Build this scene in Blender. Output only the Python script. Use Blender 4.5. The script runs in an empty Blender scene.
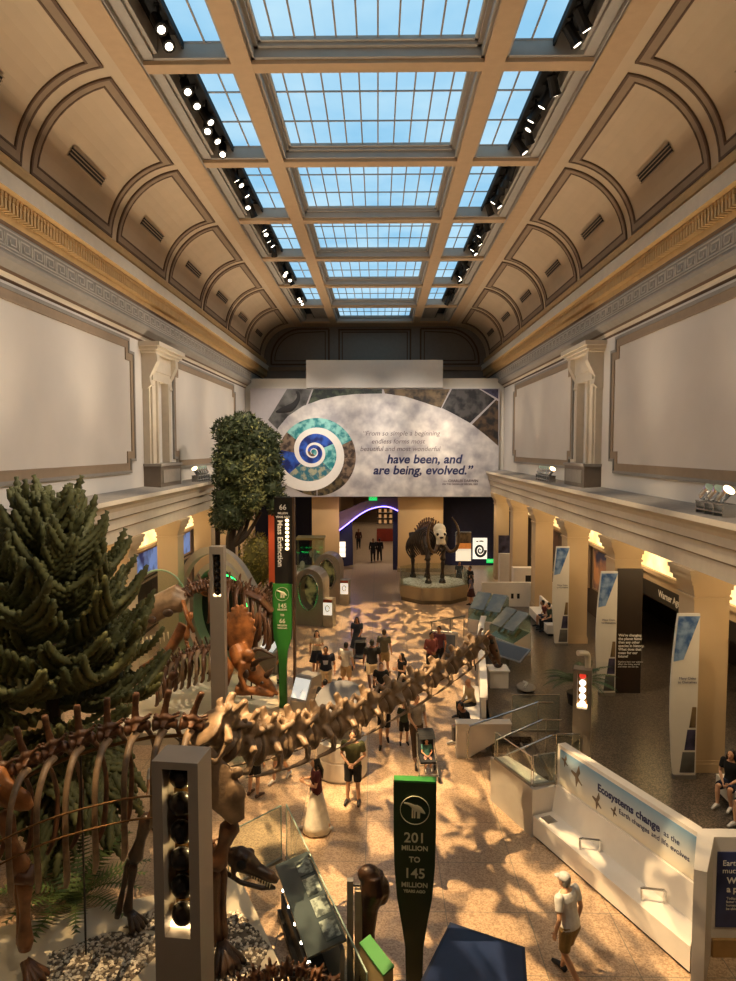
import bpy, bmesh, math, random
from mathutils import Vector as V, Matrix, Quaternion, noise as mnoise
random.seed(7)
S = bpy.context.scene; COL = S.collection
PI = math.pi
def R(d): return d*PI/180
# ------------------------------------------------------------------ camera
F = 680.; CAM = V((0.25, 0, 8.5)); PITCH = math.atan(42.5/F); YAW = math.atan(10/F*math.cos(PITCH))
cd = bpy.data.cameras.new('camera'); cam = bpy.data.objects.new('camera', cd); COL.objects.link(cam)
cd.sensor_fit = 'HORIZONTAL'; cd.sensor_width = 36; cd.lens = F/736*36; cd.clip_end = 300
cam.location = CAM; cam.rotation_euler = (PI/2-PITCH, 0, YAW); S.camera = cam
_rm = cam.rotation_euler.to_matrix()
def ray(x, y): return _rm @ V(((x-368)/F, -(y-490.5)/F, -1))
def G(x, y, z=0.):
    d = ray(x, y); return CAM + d*((z-CAM.z)/d.z)
def AY(x, y, Y):
    d = ray(x, y); return CAM + d*((Y-CAM.y)/d.y)
def AX(x, y, X):
    d = ray(x, y); return CAM + d*((X-CAM.x)/d.x)
# ------------------------------------------------------------------ materials
def lin(c):
    if isinstance(c, str): c = tuple(int(c[i:i+2], 16)/255 for i in (0, 2, 4))
    return tuple((v/12.92 if v <= .04045 else ((v+.055)/1.055)**2.4) for v in c)
MATS = {}
def mat(name, c, rough=.6, metal=0., var=.12, scale=4., bump=0., bscale=40., spec=.5, emit=0., alpha=1., ec=None):
    if name in MATS: return MATS[name]
    m = bpy.data.materials.new(name); m.use_nodes = True; MATS[name] = m
    nt = m.node_tree; b = nt.nodes['Principled BSDF']; L = nt.links
    c = lin(c); b.inputs['Roughness'].default_value = rough; b.inputs['Metallic'].default_value = metal
    b.inputs['Specular IOR Level'].default_value = spec
    tc = nt.nodes.new('ShaderNodeTexCoord')
    if var > 0:
        n = nt.nodes.new('ShaderNodeTexNoise'); n.inputs['Scale'].default_value = scale; n.inputs['Detail'].default_value = 4
        r = nt.nodes.new('ShaderNodeValToRGB'); L.new(tc.outputs['Object'], n.inputs['Vector'])
        r.color_ramp.elements[0].position = .3; r.color_ramp.elements[1].position = .7
        r.color_ramp.elements[0].color = tuple(v*(1-var) for v in c)+(1,)
        r.color_ramp.elements[1].color = tuple(min(1, v*(1+var)) for v in c)+(1,)
        L.new(n.outputs['Fac'], r.inputs['Fac']); L.new(r.outputs['Color'], b.inputs['Base Color'])
    else: b.inputs['Base Color'].default_value = c+(1,)
    if bump > 0:
        n2 = nt.nodes.new('ShaderNodeTexNoise'); n2.inputs['Scale'].default_value = bscale
        bp = nt.nodes.new('ShaderNodeBump'); bp.inputs['Strength'].default_value = bump; bp.inputs['Distance'].default_value = .02
        L.new(tc.outputs['Object'], n2.inputs['Vector']); L.new(n2.outputs['Fac'], bp.inputs['Height']); L.new(bp.outputs['Normal'], b.inputs['Normal'])
    if emit > 0:
        b.inputs['Emission Color'].default_value = (lin(ec) if ec else c)+(1,); b.inputs['Emission Strength'].default_value = emit
    if alpha < 1: b.inputs['Alpha'].default_value = alpha
    return m
def two_tone(name, c1, c2, scale=3., rough=.6, lo=.42, hi=.58, detail=6., vor=False, emit=0.):
    m = mat(name, c1, rough, var=0); nt = m.node_tree; b = nt.nodes['Principled BSDF']; L = nt.links
    tc = nt.nodes.new('ShaderNodeTexCoord')
    n = nt.nodes.new('ShaderNodeTexVoronoi' if vor else 'ShaderNodeTexNoise'); n.inputs['Scale'].default_value = scale
    if not vor: n.inputs['Detail'].default_value = detail
    r = nt.nodes.new('ShaderNodeValToRGB'); r.color_ramp.elements[0].position = lo; r.color_ramp.elements[1].position = hi
    r.color_ramp.elements[0].color = lin(c1)+(1,); r.color_ramp.elements[1].color = lin(c2)+(1,)
    L.new(tc.outputs['Object'], n.inputs['Vector']); L.new(n.outputs['Distance' if vor else 'Fac'], r.inputs['Fac'])
    L.new(r.outputs['Color'], b.inputs['Base Color'])
    if emit: L.new(r.outputs['Color'], b.inputs['Emission Color']); b.inputs['Emission Strength'].default_value = emit
    return m
def glass(name, c=(.85, .9, .88), mix=.16):
    m = bpy.data.materials.new(name); m.use_nodes = True; MATS[name] = m; nt = m.node_tree; nt.nodes.clear(); L = nt.links
    o = nt.nodes.new('ShaderNodeOutputMaterial'); t = nt.nodes.new('ShaderNodeBsdfTransparent'); t.inputs[0].default_value = c+(1,)
    g = nt.nodes.new('ShaderNodeBsdfGlossy'); g.inputs['Roughness'].default_value = .03
    f = nt.nodes.new('ShaderNodeLayerWeight'); p = nt.nodes.new('ShaderNodeMath'); p.operation = 'POWER'; p.inputs[1].default_value = 4
    a = nt.nodes.new('ShaderNodeMath'); a.operation = 'MULTIPLY_ADD'; a.inputs[1].default_value = .5; a.inputs[2].default_value = .03+mix*.1
    x = nt.nodes.new('ShaderNodeMixShader'); L.new(f.outputs['Facing'], p.inputs[0]); L.new(p.outputs[0], a.inputs[0]); L.new(a.outputs[0], x.inputs[0])
    L.new(t.outputs[0], x.inputs[1]); L.new(g.outputs[0], x.inputs[2]); L.new(x.outputs[0], o.inputs[0]); return m
# ------------------------------------------------------------------ mesh builder
class MB:
    def __init__(s): s.v = []; s.f = []; s.mi = []
    def add(s, vs, fs, m=0):
        o = len(s.v); s.v += [tuple(v) for v in vs]; s.f += [tuple(i+o for i in f) for f in fs]; s.mi += [m]*len(fs); return s
    def box(s, a, b, m=0, M=None):
        x0, y0, z0 = a; x1, y1, z1 = b
        vs = [V(p) for p in ((x0,y0,z0),(x1,y0,z0),(x1,y1,z0),(x0,y1,z0),(x0,y0,z1),(x1,y0,z1),(x1,y1,z1),(x0,y1,z1))]
        if M: vs = [M @ v for v in vs]
        fs = [(0,3,2,1),(4,5,6,7),(0,1,5,4),(1,2,6,5),(2,3,7,6),(3,0,4,7)]
        if (x1-x0)*(y1-y0)*(z1-z0) < 0: fs = [f[::-1] for f in fs]
        return s.add(vs, fs, m)
    def quad(s, a, b, c, d, m=0): return s.add([a, b, c, d], [(0,1,2,3)], m)
    def prism(s, poly, ext, m=0):
        n = len(poly); ext = V(ext); a = [V(p) for p in poly]; b = [p+ext for p in a]
        fs = [tuple(range(n)), tuple(range(2*n-1, n-1, -1))] + [(i, n+i, n+(i+1) % n, (i+1) % n) for i in range(n)]
        return s.add(a+b, fs, m)
    def loft(s, secs, m=0, caps=True):
        n = len(secs[0]); vs = [p for q in secs for p in q]; fs = []
        for i in range(len(secs)-1):
            for j in range(n): fs.append((i*n+j, i*n+(j+1) % n, (i+1)*n+(j+1) % n, (i+1)*n+j))
        if caps: fs.append(tuple(range(n))[::-1]); fs.append(tuple((len(secs)-1)*n+j for j in range(n)))
        return s.add(vs, fs, m)
    def tube(s, pts, r, n=8, m=0, caps=True, ref=None, flat=1., spike=0.):
        pts = [V(p) for p in pts]; k = len(pts)
        if not isinstance(r, (list, tuple)): r = [r]*k
        secs = []; prev = None
        for i in range(k):
            t = (pts[min(i+1, k-1)]-pts[max(i-1, 0)])
            t = t.normalized() if t.length > 1e-9 else V((0,0,1))
            if prev is None:
                a = V(ref) if ref else (V((0,0,1)) if abs(t.z) < .9 else V((1,0,0)))
                u = (a - t*a.dot(t)).normalized()
            else: u = (prev - t*prev.dot(t)).normalized()
            prev = u; w = t.cross(u); rr = r[i]
            ra, rb = rr if isinstance(rr, tuple) else (rr, rr*flat)
            secs.append([pts[i] + u*math.cos(2*PI*j/n)*ra*(1+spike*((i+j) % 2)) + w*math.sin(2*PI*j/n)*rb*(1+spike*((i+j) % 2)) for j in range(n)])
        return s.loft(secs, m, caps)
    def ball(s, c, r, n=10, k=6, m=0):
        c = V(c); r = V(r) if isinstance(r, (tuple, list, V)) else V((r, r, r)); secs = []
        for i in range(k+1):
            a = PI*(i+.02)/(k+.04); secs.append([c+V((math.sin(a)*math.cos(2*PI*j/n)*r.x, math.sin(a)*math.sin(2*PI*j/n)*r.y, -math.cos(a)*r.z)) for j in range(n)])
        return s.loft(secs, m)
    def lathe(s, prof, c=(0,0,0), n=20, m=0):
        c = V(c); return s.loft([[c+V((r*math.cos(2*PI*j/n), r*math.sin(2*PI*j/n), z)) for j in range(n)] for r, z in prof], m)
    def build(s, name, mats, parent=None, smooth=False, loc=None):
        me = bpy.data.meshes.new(name); me.from_pydata(s.v, [], s.f)
        if not isinstance(mats, (list, tuple)): mats = [mats]
        for m in mats: me.materials.append(m)
        if len(mats) > 1: me.polygons.foreach_set('material_index', s.mi)
        if smooth: me.polygons.foreach_set('use_smooth', [True]*len(me.polygons))
        me.validate(); me.update()
        bm = bmesh.new(); bm.from_mesh(me); bmesh.ops.recalc_face_normals(bm, faces=bm.faces); bm.to_mesh(me); bm.free()
        o = bpy.data.objects.new(name, me); COL.objects.link(o)
        if parent: o.parent = parent
        if loc: o.location = loc
        return o
    def union(s, voxel, smooth=2):      # one continuous skin over all the shapes gathered here
        me = bpy.data.meshes.new('t'); me.from_pydata(s.v, [], s.f)
        bm = bmesh.new(); bm.from_mesh(me); bmesh.ops.recalc_face_normals(bm, faces=bm.faces); bm.to_mesh(me); bm.free()
        o = bpy.data.objects.new('t', me); COL.objects.link(o)
        md = o.modifiers.new('r', 'REMESH'); md.mode = 'VOXEL'; md.voxel_size = voxel
        if smooth: sm = o.modifiers.new('s', 'SMOOTH'); sm.iterations = smooth; sm.factor = .5
        dg = bpy.context.evaluated_depsgraph_get(); out = bpy.data.meshes.new_from_object(o.evaluated_get(dg))
        bpy.data.objects.remove(o); bpy.data.meshes.remove(me)
        out.polygons.foreach_set('use_smooth', [True]*len(out.polygons)); return out
def link(name, me, m=None, parent=None, loc=None):
    o = bpy.data.objects.new(name, me); COL.objects.link(o); me.name = name
    if m and not me.materials: me.materials.append(m)
    if parent: o.parent = parent
    if loc: o.location = loc
    return o
def tag(o, label, cat, group=None):
    o['label'] = label; o['category'] = cat
    if group: o['group'] = group
    return o
def thing(name, label, cat, loc=(0,0,0), rz=0., group=None):
    o = bpy.data.objects.new(name, None); COL.objects.link(o); o.location = loc; o.rotation_euler = (0, 0, rz); o.empty_display_size = .1
    return tag(o, label, cat, group)
def struct(o, label=None):
    o['kind'] = 'structure'
    if label: o['label'] = label
    return o
def text(body, size, m, parent, loc, rot=(PI/2, 0, 0), align='CENTER', bold=0., shear=0., name='lettering', sp=1.):
    c = bpy.data.curves.new(name, 'FONT'); c.body = body; c.size = size; c.align_x = align; c.align_y = 'CENTER'; c.shear = shear
    c.offset = bold; c.extrude = .002; c.space_line = sp; c.resolution_u = 3; c.materials.append(m)
    t = bpy.data.objects.new('t', c); COL.objects.link(t)
    me = bpy.data.meshes.new_from_object(t.evaluated_get(bpy.context.evaluated_depsgraph_get())); bpy.data.objects.remove(t); bpy.data.curves.remove(c)
    o = bpy.data.objects.new(name, me); me.name = name; COL.objects.link(o); o.parent = parent; o.location = loc; o.rotation_euler = rot; return o
def smooth_path(pts, n=6):
    pts = [V(p) for p in pts]; out = []
    for i in range(len(pts)-1):
        p0, p1, p2, p3 = pts[max(i-1, 0)], pts[i], pts[i+1], pts[min(i+2, len(pts)-1)]
        for k in range(n):
            t = k/n; out.append(.5*((2*p1)+(p2-p0)*t+(2*p0-5*p1+4*p2-p3)*t*t+(3*p1-p0-3*p2+p3)*t**3))
    return out+[pts[-1]]
def interp(vals, n):
    out = []
    for i in range(n):
        t = i/(n-1)*(len(vals)-1); k = min(int(t), len(vals)-2); out.append(vals[k]+(vals[k+1]-vals[k])*(t-k))
    return out
# ------------------------------------------------------------------ shared materials
COVE = mat('cove_plaster', 'c8b294', .8, var=.04, scale=1.2)
TAUPE = mat('taupe_trim', '98826a', .75, var=.06); BROWN = mat('brown_line', '644d3a', .75, var=.05)
CREAM = mat('cream_plaster', 'cdbfa9', .75, var=.04); WALLM = mat('wall_plaster', 'd6cec4', .8, var=.03, scale=.6)
PANELM = mat('wall_panel_field', 'd0c5b8', .8, var=.05, scale=.5); GREYTRIM = mat('grey_trim', '8f877d', .7, var=.06)
GOLD = mat('gilded_buff', 'bd9a66', .6, var=.08); BEAM = mat('beam_paint', 'c0a27f', .75, var=.04); REVEAL = mat('reveal_paint', 'aaa297', .7, var=.04)
COLM = mat('column_paint', 'bda583', .7, var=.04, scale=1.); DARK = mat('black_paint', '15120f', .5, var=.1)
BLACKM = mat('matt_black', '070707', .8, var=0); CHROME = mat('steel', 'c8c8c6', .25, 1., var=.05)
GREYMET = mat('grey_metal', '8c8881', .45, .6, var=.06, scale=8); WHITE = mat('white_laminate', 'd9d2c8', .5, var=.03)
WHITET = mat('white_lettering', 'f4f2ea', .6, var=0); DARKT = mat('navy_lettering', '232a55', .6, var=0)
NAVY = mat('navy_wall', '131233', .7, var=.15)
GLASSM = glass('clear_glass'); GLASSG = glass('green_glass', (.72, .82, .76), .4); GLASSE = mat('glass_edge', '9fb8ad', .2, var=.05, scale=9)
LAMP = mat('lamp_glow', 'fff3da', emit=5, var=0); LAMPW = mat('lamp_glow_warm', 'ffd9a0', emit=5, var=0)
MUNTIN = mat('muntin', '9a9088', .5, var=.05)
# ------------------------------------------------------------------ room shell
BAY = 5.49; YB = [16.68+BAY*k for k in range(-3, 7)]   # cross beams
ZC = 17.47; CX, CZ, CR = 5.9, 15.12, 2.35; YE = 51.; Y0 = -3.
# floor
def terrazzo(name, base, dark, spec, scale, rough, tile=0):
    m = mat(name, base, rough, var=0); nt = m.node_tree; b = nt.nodes['Principled BSDF']; L = nt.links
    tc = nt.nodes.new('ShaderNodeTexCoord'); v = nt.nodes.new('ShaderNodeTexVoronoi'); v.inputs['Scale'].default_value = scale
    r = nt.nodes.new('ShaderNodeValToRGB'); e = r.color_ramp.elements
    e[0].position = 0; e[0].color = lin(dark)+(1,); e[1].position = .8; e[1].color = lin(spec)+(1,)
    e2 = e.new(.4); e2.color = lin(base)+(1,)
    L.new(tc.outputs['Object'], v.inputs['Vector']); sx = nt.nodes.new('ShaderNodeSeparateColor'); L.new(v.outputs['Color'], sx.inputs[0]); L.new(sx.outputs[0], r.inputs['Fac'])
    out = r.outputs['Color']
    if tile:
        k = nt.nodes.new('ShaderNodeTexBrick'); k.inputs['Scale'].default_value = 1; k.inputs['Brick Width'].default_value = tile; k.inputs['Row Height'].default_value = tile
        k.inputs['Mortar Size'].default_value = .008; k.offset = 0; k.inputs['Mortar'].default_value = (.2, .17, .13, 1)
        L.new(tc.outputs['Object'], k.inputs['Vector']); L.new(out, k.inputs['Color1']); L.new(out, k.inputs['Color2']); out = k.outputs['Color']
    L.new(out, b.inputs['Base Color']); return m
FLOOR = terrazzo('pale_terrazzo', 'b0957a', '94795e', 'c4a98a', 38, .3, 1.5)
RFLOOR = terrazzo('dark_terrazzo', '38312b', '1f1b18', '6e6356', 42, .28)
struct(MB().box((-14, Y0, -.2), (14, 80, 0)).build('floor', FLOOR))
P = [G(556, 838, .6), G(735, 985, .6)]
rf = [(3.4, 18.25), (3.75, 21.5), (4.35, 25.), (4.9, 29.5), (5.4, 33.6), (13.2, 33.6), (13.2, 11.3), (5.95, 11.3), (4.52, 14.72), (4.45, 14.75), (4.45, 18.25)]
b = MB(); b.prism([(x, y, .002) for x, y in rf], (0, 0, .598)); struct(b.build('floor_raised', RFLOOR), 'dark speckled raised floor of the right aisle')
# side walls
def side(s, tagname):
    w = MB(); w.box((s*8.7, Y0, 6.5), (s*9.1, YE, 13.6)); struct(w.build('wall_'+tagname, WALLM))
    # panels with notched corners
    def rect_notch(y0, y1, z0, z1, ny, nz, g):
        return [(y0+ny, z0), (y1-ny, z0), (y1-ny, z0+nz), (y1, z0+nz), (y1, z1-nz), (y1-ny, z1-nz), (y1-ny, z1), (y0+ny, z1), (y0+ny, z1-nz), (y0, z1-nz), (y0, z0+nz), (y0+ny, z0+nz)]
    t = MB()
    for (ya, yb) in ((8.5, 24.9), (29.6, 42.6)):
        def inset(d): return rect_notch(ya+d, yb-d, 7.6+d, 12.4-d, .45, .42, 0)
        def ring(a, bq, x, m):
            n = len(a)
            for i in range(n):
                p = [(s*x, *a[i]), (s*x, *a[(i+1) % n]), (s*x, *bq[(i+1) % n]), (s*x, *bq[i])]; t.prism(p, (s*.2, 0, 0), m)
        ring(inset(0), inset(.1), 8.62, 0); ring(inset(.1), inset(.3), 8.655, 1); ring(inset(.3), inset(.36), 8.64, 1)
        q = inset(.36)
        t.prism([(s*8.68, *p) for p in q], (s*.1, 0, 0), 2)
    struct(t.build('trim_panels_'+tagname, [GREYTRIM, TAUPE, PANELM]))
    # cornice profile  (x, z, material of the face leading to the next point)
    pf = [(8.45, 15.4, 0), (8.25, 15.12, 2), (8.12, 15.08, 3), (8.04, 14.95, 3), (8.06, 14.8, 3), (8.14, 14.74, 2), (8.14, 14.68, 2), (7.9, 14.6, 1), (7.86, 14.52, 1), (7.84, 14.18, 3),
          (8.0, 14.16, 3), (8.02, 14.0, 3), (8.16, 13.9, 3), (8.2, 13.62, 2), (8.3, 13.58, 4), (8.3, 13.0, 4), (8.26, 12.96, 4), (8.3, 12.86, 4), (8.5, 12.72, 2), (8.56, 12.66, 1), (8.62, 12.62, 1), (8.64, 12.56, 2), (8.7, 12.5, 2), (9., 12.5, 0), (9., 15.4, 0)]
    c = MB(); n = len(pf)
    for i in range(n):
        a, bq = pf[i], pf[(i+1) % n]
        c.quad((s*a[0], Y0, a[1]), (s*bq[0], Y0, bq[1]), (s*bq[0], YE, bq[1]), (s*a[0], YE, a[1]), a[2])
    struct(c.build('trim_cornice_'+tagname, [COVE, CREAM, BROWN, GOLD, GREYTRIM]))
    d = MB(); y = 9.
    while y < YE:
        d.box((s*7.98, y, 13.78), (s*8.25, y+.09, 14.0)); d.ball((s*8.0, y+.045, 14.08), (.05, .04, .07), 6, 4); y += .16
    struct(d.build('trim_dentils_'+tagname, GOLD))
    k = MB(); y = 9.; x0, x1 = s*8.285, s*8.31; u = .62
    def bar(ya, yb, za, zb): k.box((x0, ya, za), (x1, yb, zb))
    bar(9, YE, 13.5, 13.53); bar(9, YE, 13.05, 13.08)
    while y < YE-u:
        bar(y, y+.04, 13.12, 13.44); bar(y, y+.46, 13.40, 13.44); bar(y+.42, y+.46, 13.2, 13.44); bar(y+.16, y+.46, 13.2, 13.24)
        bar(y+.16, y+.2, 13.2, 13.33); bar(y, y+.62, 13.12, 13.155); bar(y+.54, y+.58, 13.12, 13.44); y += u
    struct(k.build('trim_key_'+tagname, mat('pale_key', 'bdb3a4', .7, var=.05)))
    # cove
    def arc(t): return (s*(CX+CR*math.sin(t)), CZ+CR*math.cos(t))
    def arcr(t, o): return (s*(CX+(CR-o)*math.sin(t)), CZ+(CR-o)*math.cos(t))
    g = MB(); N = 14
    for i in range(N):
        a, bq = arc(PI/2*i/N), arc(PI/2*(i+1)/N)
        g.quad((a[0], Y0, a[1]), (bq[0], Y0, bq[1]), (bq[0], YE, bq[1]), (a[0], YE, a[1]))
    struct(g.build('ceiling_cove_'+tagname, COVE, smooth=True))
    tr = MB()
    def strip(ya, yb, ta, tb, o, m):
        n = max(1, int((tb-ta)/(PI/2)*N+.5))
        for i in range(n):
            t0, t1 = ta+(tb-ta)*i/n, ta+(tb-ta)*(i+1)/n
            p = [(ya, arcr(t0, 0)), (ya, arcr(t0, o)), (ya, arcr(t1, o)), (ya, arcr(t1, 0))]
            tr.prism([(q[0], yy, q[1]) for yy, q in p], (0, yb-ya, 0), m)
    TA, TB = .13, PI/2-.02
    def frame(ya, yb, ta, tb, w, o, m):
        wt = w/CR
        strip(ya, yb, ta, ta+wt, o, m); strip(ya, yb, tb-wt, tb, o, m); strip(ya, ya+w, ta+wt, tb-wt, o, m); strip(yb-w, yb, ta+wt, tb-wt, o, m)
    for i in range(len(YB)-1):
        ya, yb = YB[i]+.22, YB[i+1]-.22
        frame(ya, yb, TA, TB, .07, .05, 1); frame(ya+.07, yb-.07, TA+.03, TB-.03, .2, .035, 0); frame(ya+.27, yb-.27, TA+.115, TB-.115, .05, .05, 1)
    struct(tr.build('trim_cove_'+tagname, [TAUPE, BROWN]))
    for i in range(1, len(YB)-1):
        yc = (YB[i]+YB[i+1])/2; nm = ['nearest', 'second', 'third', 'fourth', 'fifth', 'sixth', 'seventh', 'farthest'][i-1]
        if i < 2: continue
        nm = ['nearest the viewer', 'second from the viewer', 'third from the viewer', 'fourth from the viewer', 'fifth from the viewer', 'sixth from the viewer', 'farthest from the viewer'][i-2]
        root = thing('air_vent', f'slotted dark air vent in the {tagname} ceiling cove, {nm}', 'vent', (0, yc, 0), 0, f'air vents in the {tagname} cove')
        tm = 1.02; c0 = arcr(tm, .02); fr = MB(); ba = MB()
        tv = V((s*math.cos(tm), 0, -math.sin(tm))); nv = V((-s*math.sin(tm), 0, -math.cos(tm))); cc = V((c0[0], 0, c0[1]))
        for q in (-.13, .13): pass
        def sl(b_, u0, u1, h, yy):
            p = [cc+tv*u0+V((0, -yy, 0)), cc+tv*u1+V((0, -yy, 0)), cc+tv*u1+V((0, yy, 0)), cc+tv*u0+V((0, yy, 0))]; b_.prism(p, nv*h)
        sl(ba, -.13, .13, .03, 1.05)
        for q in (-.14, -.06, .03, .12): sl(fr, q, q+.025, .05, 1.07)
        ba.build('slot_backing', BLACKM, root); fr.build('slat', TAUPE, root)
    # ledge, entablature, soffit, aisle ceiling, aisle wall
    e = [(8.7, 7.03, 1), (7.5, 6.96, 0), (7.46, 6.83, 0), (7.6, 6.7, 0), (7.66, 6.58, 0), (7.66, 6.38, 2), (7.74, 6.34, 0), (7.74, 6.03, 2), (7.8, 5.98, 0), (7.8, 5.6, 0), (8.75, 5.6, 0), (8.75, 5.86, 0), (9.1, 5.86, 0), (9.1, 7.03, 0)]
    c = MB()
    for i in range(len(e)):
        a, bq = e[i], e[(i+1) % len(e)]
        c.quad((s*a[0], Y0, a[1]), (s*bq[0], Y0, bq[1]), (s*bq[0], 46, bq[1]), (s*a[0], 46, a[1]), a[2])
    struct(c.build('trim_ledge_'+tagname, [CREAM, mat('ledge_top', '8d8780', .7), TAUPE]))
    struct(MB().box((s*8.7, Y0, 5.86), (s*13.2, 46, 6.05)).build('ceiling_aisle_'+tagname, mat('aisle_ceiling', 'cbb58f', .8)))
    struct(MB().box((s*13.2, Y0, 0), (s*13.5, 46, 5.95)).build('wall_aisle_'+tagname, mat('aisle_back', '3a2c22', .7, var=.2, scale=.5)))
for s_, n_ in ((-1, 'left'), (1, 'right')): side(s_, n_)
# columns
def column(x, y, zb, nm):
    r = thing('column', nm, 'column', (x, y, zb)); r['kind'] = 'structure'; h = 5.605-zb
    b = MB(); b.box((-.42, -.42, .0), (.42, .42, h-.62)); b.build('shaft', COLM, r)
    b = MB(); b.box((-.46, -.46, 0), (.46, .46, .22)); b.box((-.44, -.44, .22), (.44, .44, .3)); b.build('base', COLM, r)
    b = MB()
    for z0, z1, w in ((h-.74, h-.68, .46), (h-.62, h-.5, .44), (h-.5, h-.38, .48), (h-.38, h-.26, .54), (h-.26, h-.1, .6), (h-.1, h, .64)): b.box((-w, -w, z0), (w, w, z1))
    b.build('capital', COLM, r); return r
ords = ['nearest', 'second nearest', 'third nearest', 'fourth nearest', 'fifth nearest', 'farthest']
for i, k in enumerate(range(3, 9)):
    for s_, n_ in ((-1, 'left'), (1, 'right')):
        column(s_*8.28, YB[k], .6 if (s_ > 0 and YB[k] < 33.6) else 0., f'square buff column under the {n_} ledge, {ords[i]} to the viewer')
# ceiling grid
b = MB()
for s_ in (-1, 1):
    b.box((s_*5.3, Y0, ZC), (s_*5.95, YE, ZC+.1)); b.box((s_*5.0, Y0, ZC+.12), (s_*5.3, YE, ZC+.22), 1); b.box((s_*5.27, Y0, ZC), (s_*5.33, YE, ZC+.2), 1)
    b.box((s_*2.72, 5, ZC), (s_*3.2, 49.8, ZC+.1)); b.box((s_*2.64, 5, ZC+.1), (s_*3.28, 49.8, ZC+.9), 1)
    b.box((s_*4.9, Y0, ZC+.2), (s_*5.1, YE, ZC+.95), 1)
for y in YB:
    b.box((-5.35, y-.2, ZC+.005), (5.35, y+.2, ZC+.1)); b.box((-5.0, y-.3, ZC+.1), (5., y+.3, ZC+.9), 1)
b.box((-5.35, 49.6, ZC), (5.35, YE, ZC+.1)); b.box((-5.4, Y0, ZC), (5.4, YB[1]-.2, ZC+.1))
struct(b.build('ceiling', [BEAM, REVEAL]))
SKY = bpy.data.materials.new('sky_glass'); SKY.use_nodes = True
nt = SKY.node_tree; nt.nodes.clear(); L = nt.links
o_ = nt.nodes.new('ShaderNodeOutputMaterial'); e_ = nt.nodes.new('ShaderNodeEmission'); tc = nt.nodes.new('ShaderNodeTexCoord'); n_ = nt.nodes.new('ShaderNodeTexNoise')
n_.inputs['Scale'].default_value = .35; n_.inputs['Detail'].default_value = 4; r_ = nt.nodes.new('ShaderNodeValToRGB')
r_.color_ramp.elements[0].position = .3; r_.color_ramp.elements[0].color = lin('93cbee')+(1,); r_.color_ramp.elements[1].position = .75; r_.color_ramp.elements[1].color = lin('c0e5f8')+(1,)
L.new(tc.outputs['Object'], n_.inputs['Vector']); L.new(n_.outputs['Fac'], r_.inputs[0]); L.new(r_.outputs[0], e_.inputs[0]); e_.inputs[1].default_value = .74; L.new(e_.outputs[0], o_.inputs[0])
wn = 0
for i in range(1, len(YB)-1):
    ya, yb = YB[i]+.3, YB[i+1]-.3
    for x0, x1, nc, nr in ((-4.3, -3.28, 2, 3), (-2.64, 2.64, 11, 3), (3.28, 4.3, 2, 3)):
        wn += 1; w = struct(bpy.data.objects.new(f'window_{wn}', None)); COL.objects.link(w)
        side_ = abs(x0+x1) > 1
        if side_ and i == len(YB)-2:
            g = MB(); q = ya
            while q < yb: g.box((x0, q, ZC+.3), (x1, q+.12, ZC+.42)); q += .3
            g.build('grille', GREYTRIM, w); MB().box((x0, ya, ZC+.5), (x1, yb, ZC+.52)).build('backing', BLACKM, w); continue
        MB().box((x0, ya, ZC+.47), (x1, yb, ZC+.49)).build('pane', SKY, w)
        m = MB()
        for c in range(nc+1): xx = x0+(x1-x0)*c/nc; m.box((xx-.02, ya, ZC+.43), (xx+.02, yb, ZC+.475))
        for c in range(nr+1): yy = ya+(yb-ya)*c/nr; m.box((x0, yy-.02, ZC+.435), (x1, yy+.02, ZC+.47))
        m.build('muntin', MUNTIN, w)
        if not side_:
            f = MB()
            for d, z in ((0, .3), (.08, .38)):
                f.box((x0+d, ya, ZC+z), (x0+d+.1, yb, ZC+z+.3)); f.box((x1-d-.1, ya, ZC+z), (x1-d, yb, ZC+z+.3)); f.box((x0, ya+d, ZC+z), (x1, ya+d+.1, ZC+z+.3)); f.box((x0, yb-d-.1, ZC+z), (x1, yb-d, ZC+z+.3))
            f.build('window_frame', REVEAL, w)
# dark slots beside the skylights with their spotlights
sl = MB()
for s_ in (-1, 1): sl.box((s_*4.3, 5, ZC+.62), (s_*4.95, 49.3, ZC+.7)); sl.box((s_*4.28, 5, ZC+.3), (s_*4.33, 49.3, ZC+.62))
struct(sl.build('ceiling_slot', BLACKM))
def spot_proto():
    r = thing('track_spotlight', '', 'spotlight')
    b = MB(); b.box((-.02, -.02, -.22), (.02, .02, 0)); b.box((-.05, -.08, -.03), (.05, .08, 0)); b.build('yoke', DARK, r)
    A = V((.38, -.42, -.8)).normalized(); c = V((0, 0, -.3))
    b = MB(); b.tube([c-A*.2, c-A*.17, c+A*.1, c+A*.2], [.06, .1, .1, .12], 10); b.build('housing', DARK, r)
    b = MB(); b.tube([c+A*.2, c+A*.208], [.07, .07], 10); b.build('lens', LAMP, r); return r
sp0 = spot_proto(); sp0.scale = (1.25, 1.25, 1.25); first = True
def dup(root, loc, rz=0., label=None, group=None, sc=None):
    r = root.copy(); COL.objects.link(r); r.location = loc; r.rotation_euler = (0, 0, rz)
    if label: r['label'] = label
    if group: r['group'] = group
    if sc: r.scale = sc
    for ch in list(root.children):
        c = ch.copy(); COL.objects.link(c); c.parent = r
        for g in ch.children:
            d = g.copy(); COL.objects.link(d); d.parent = c
    return r
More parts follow.
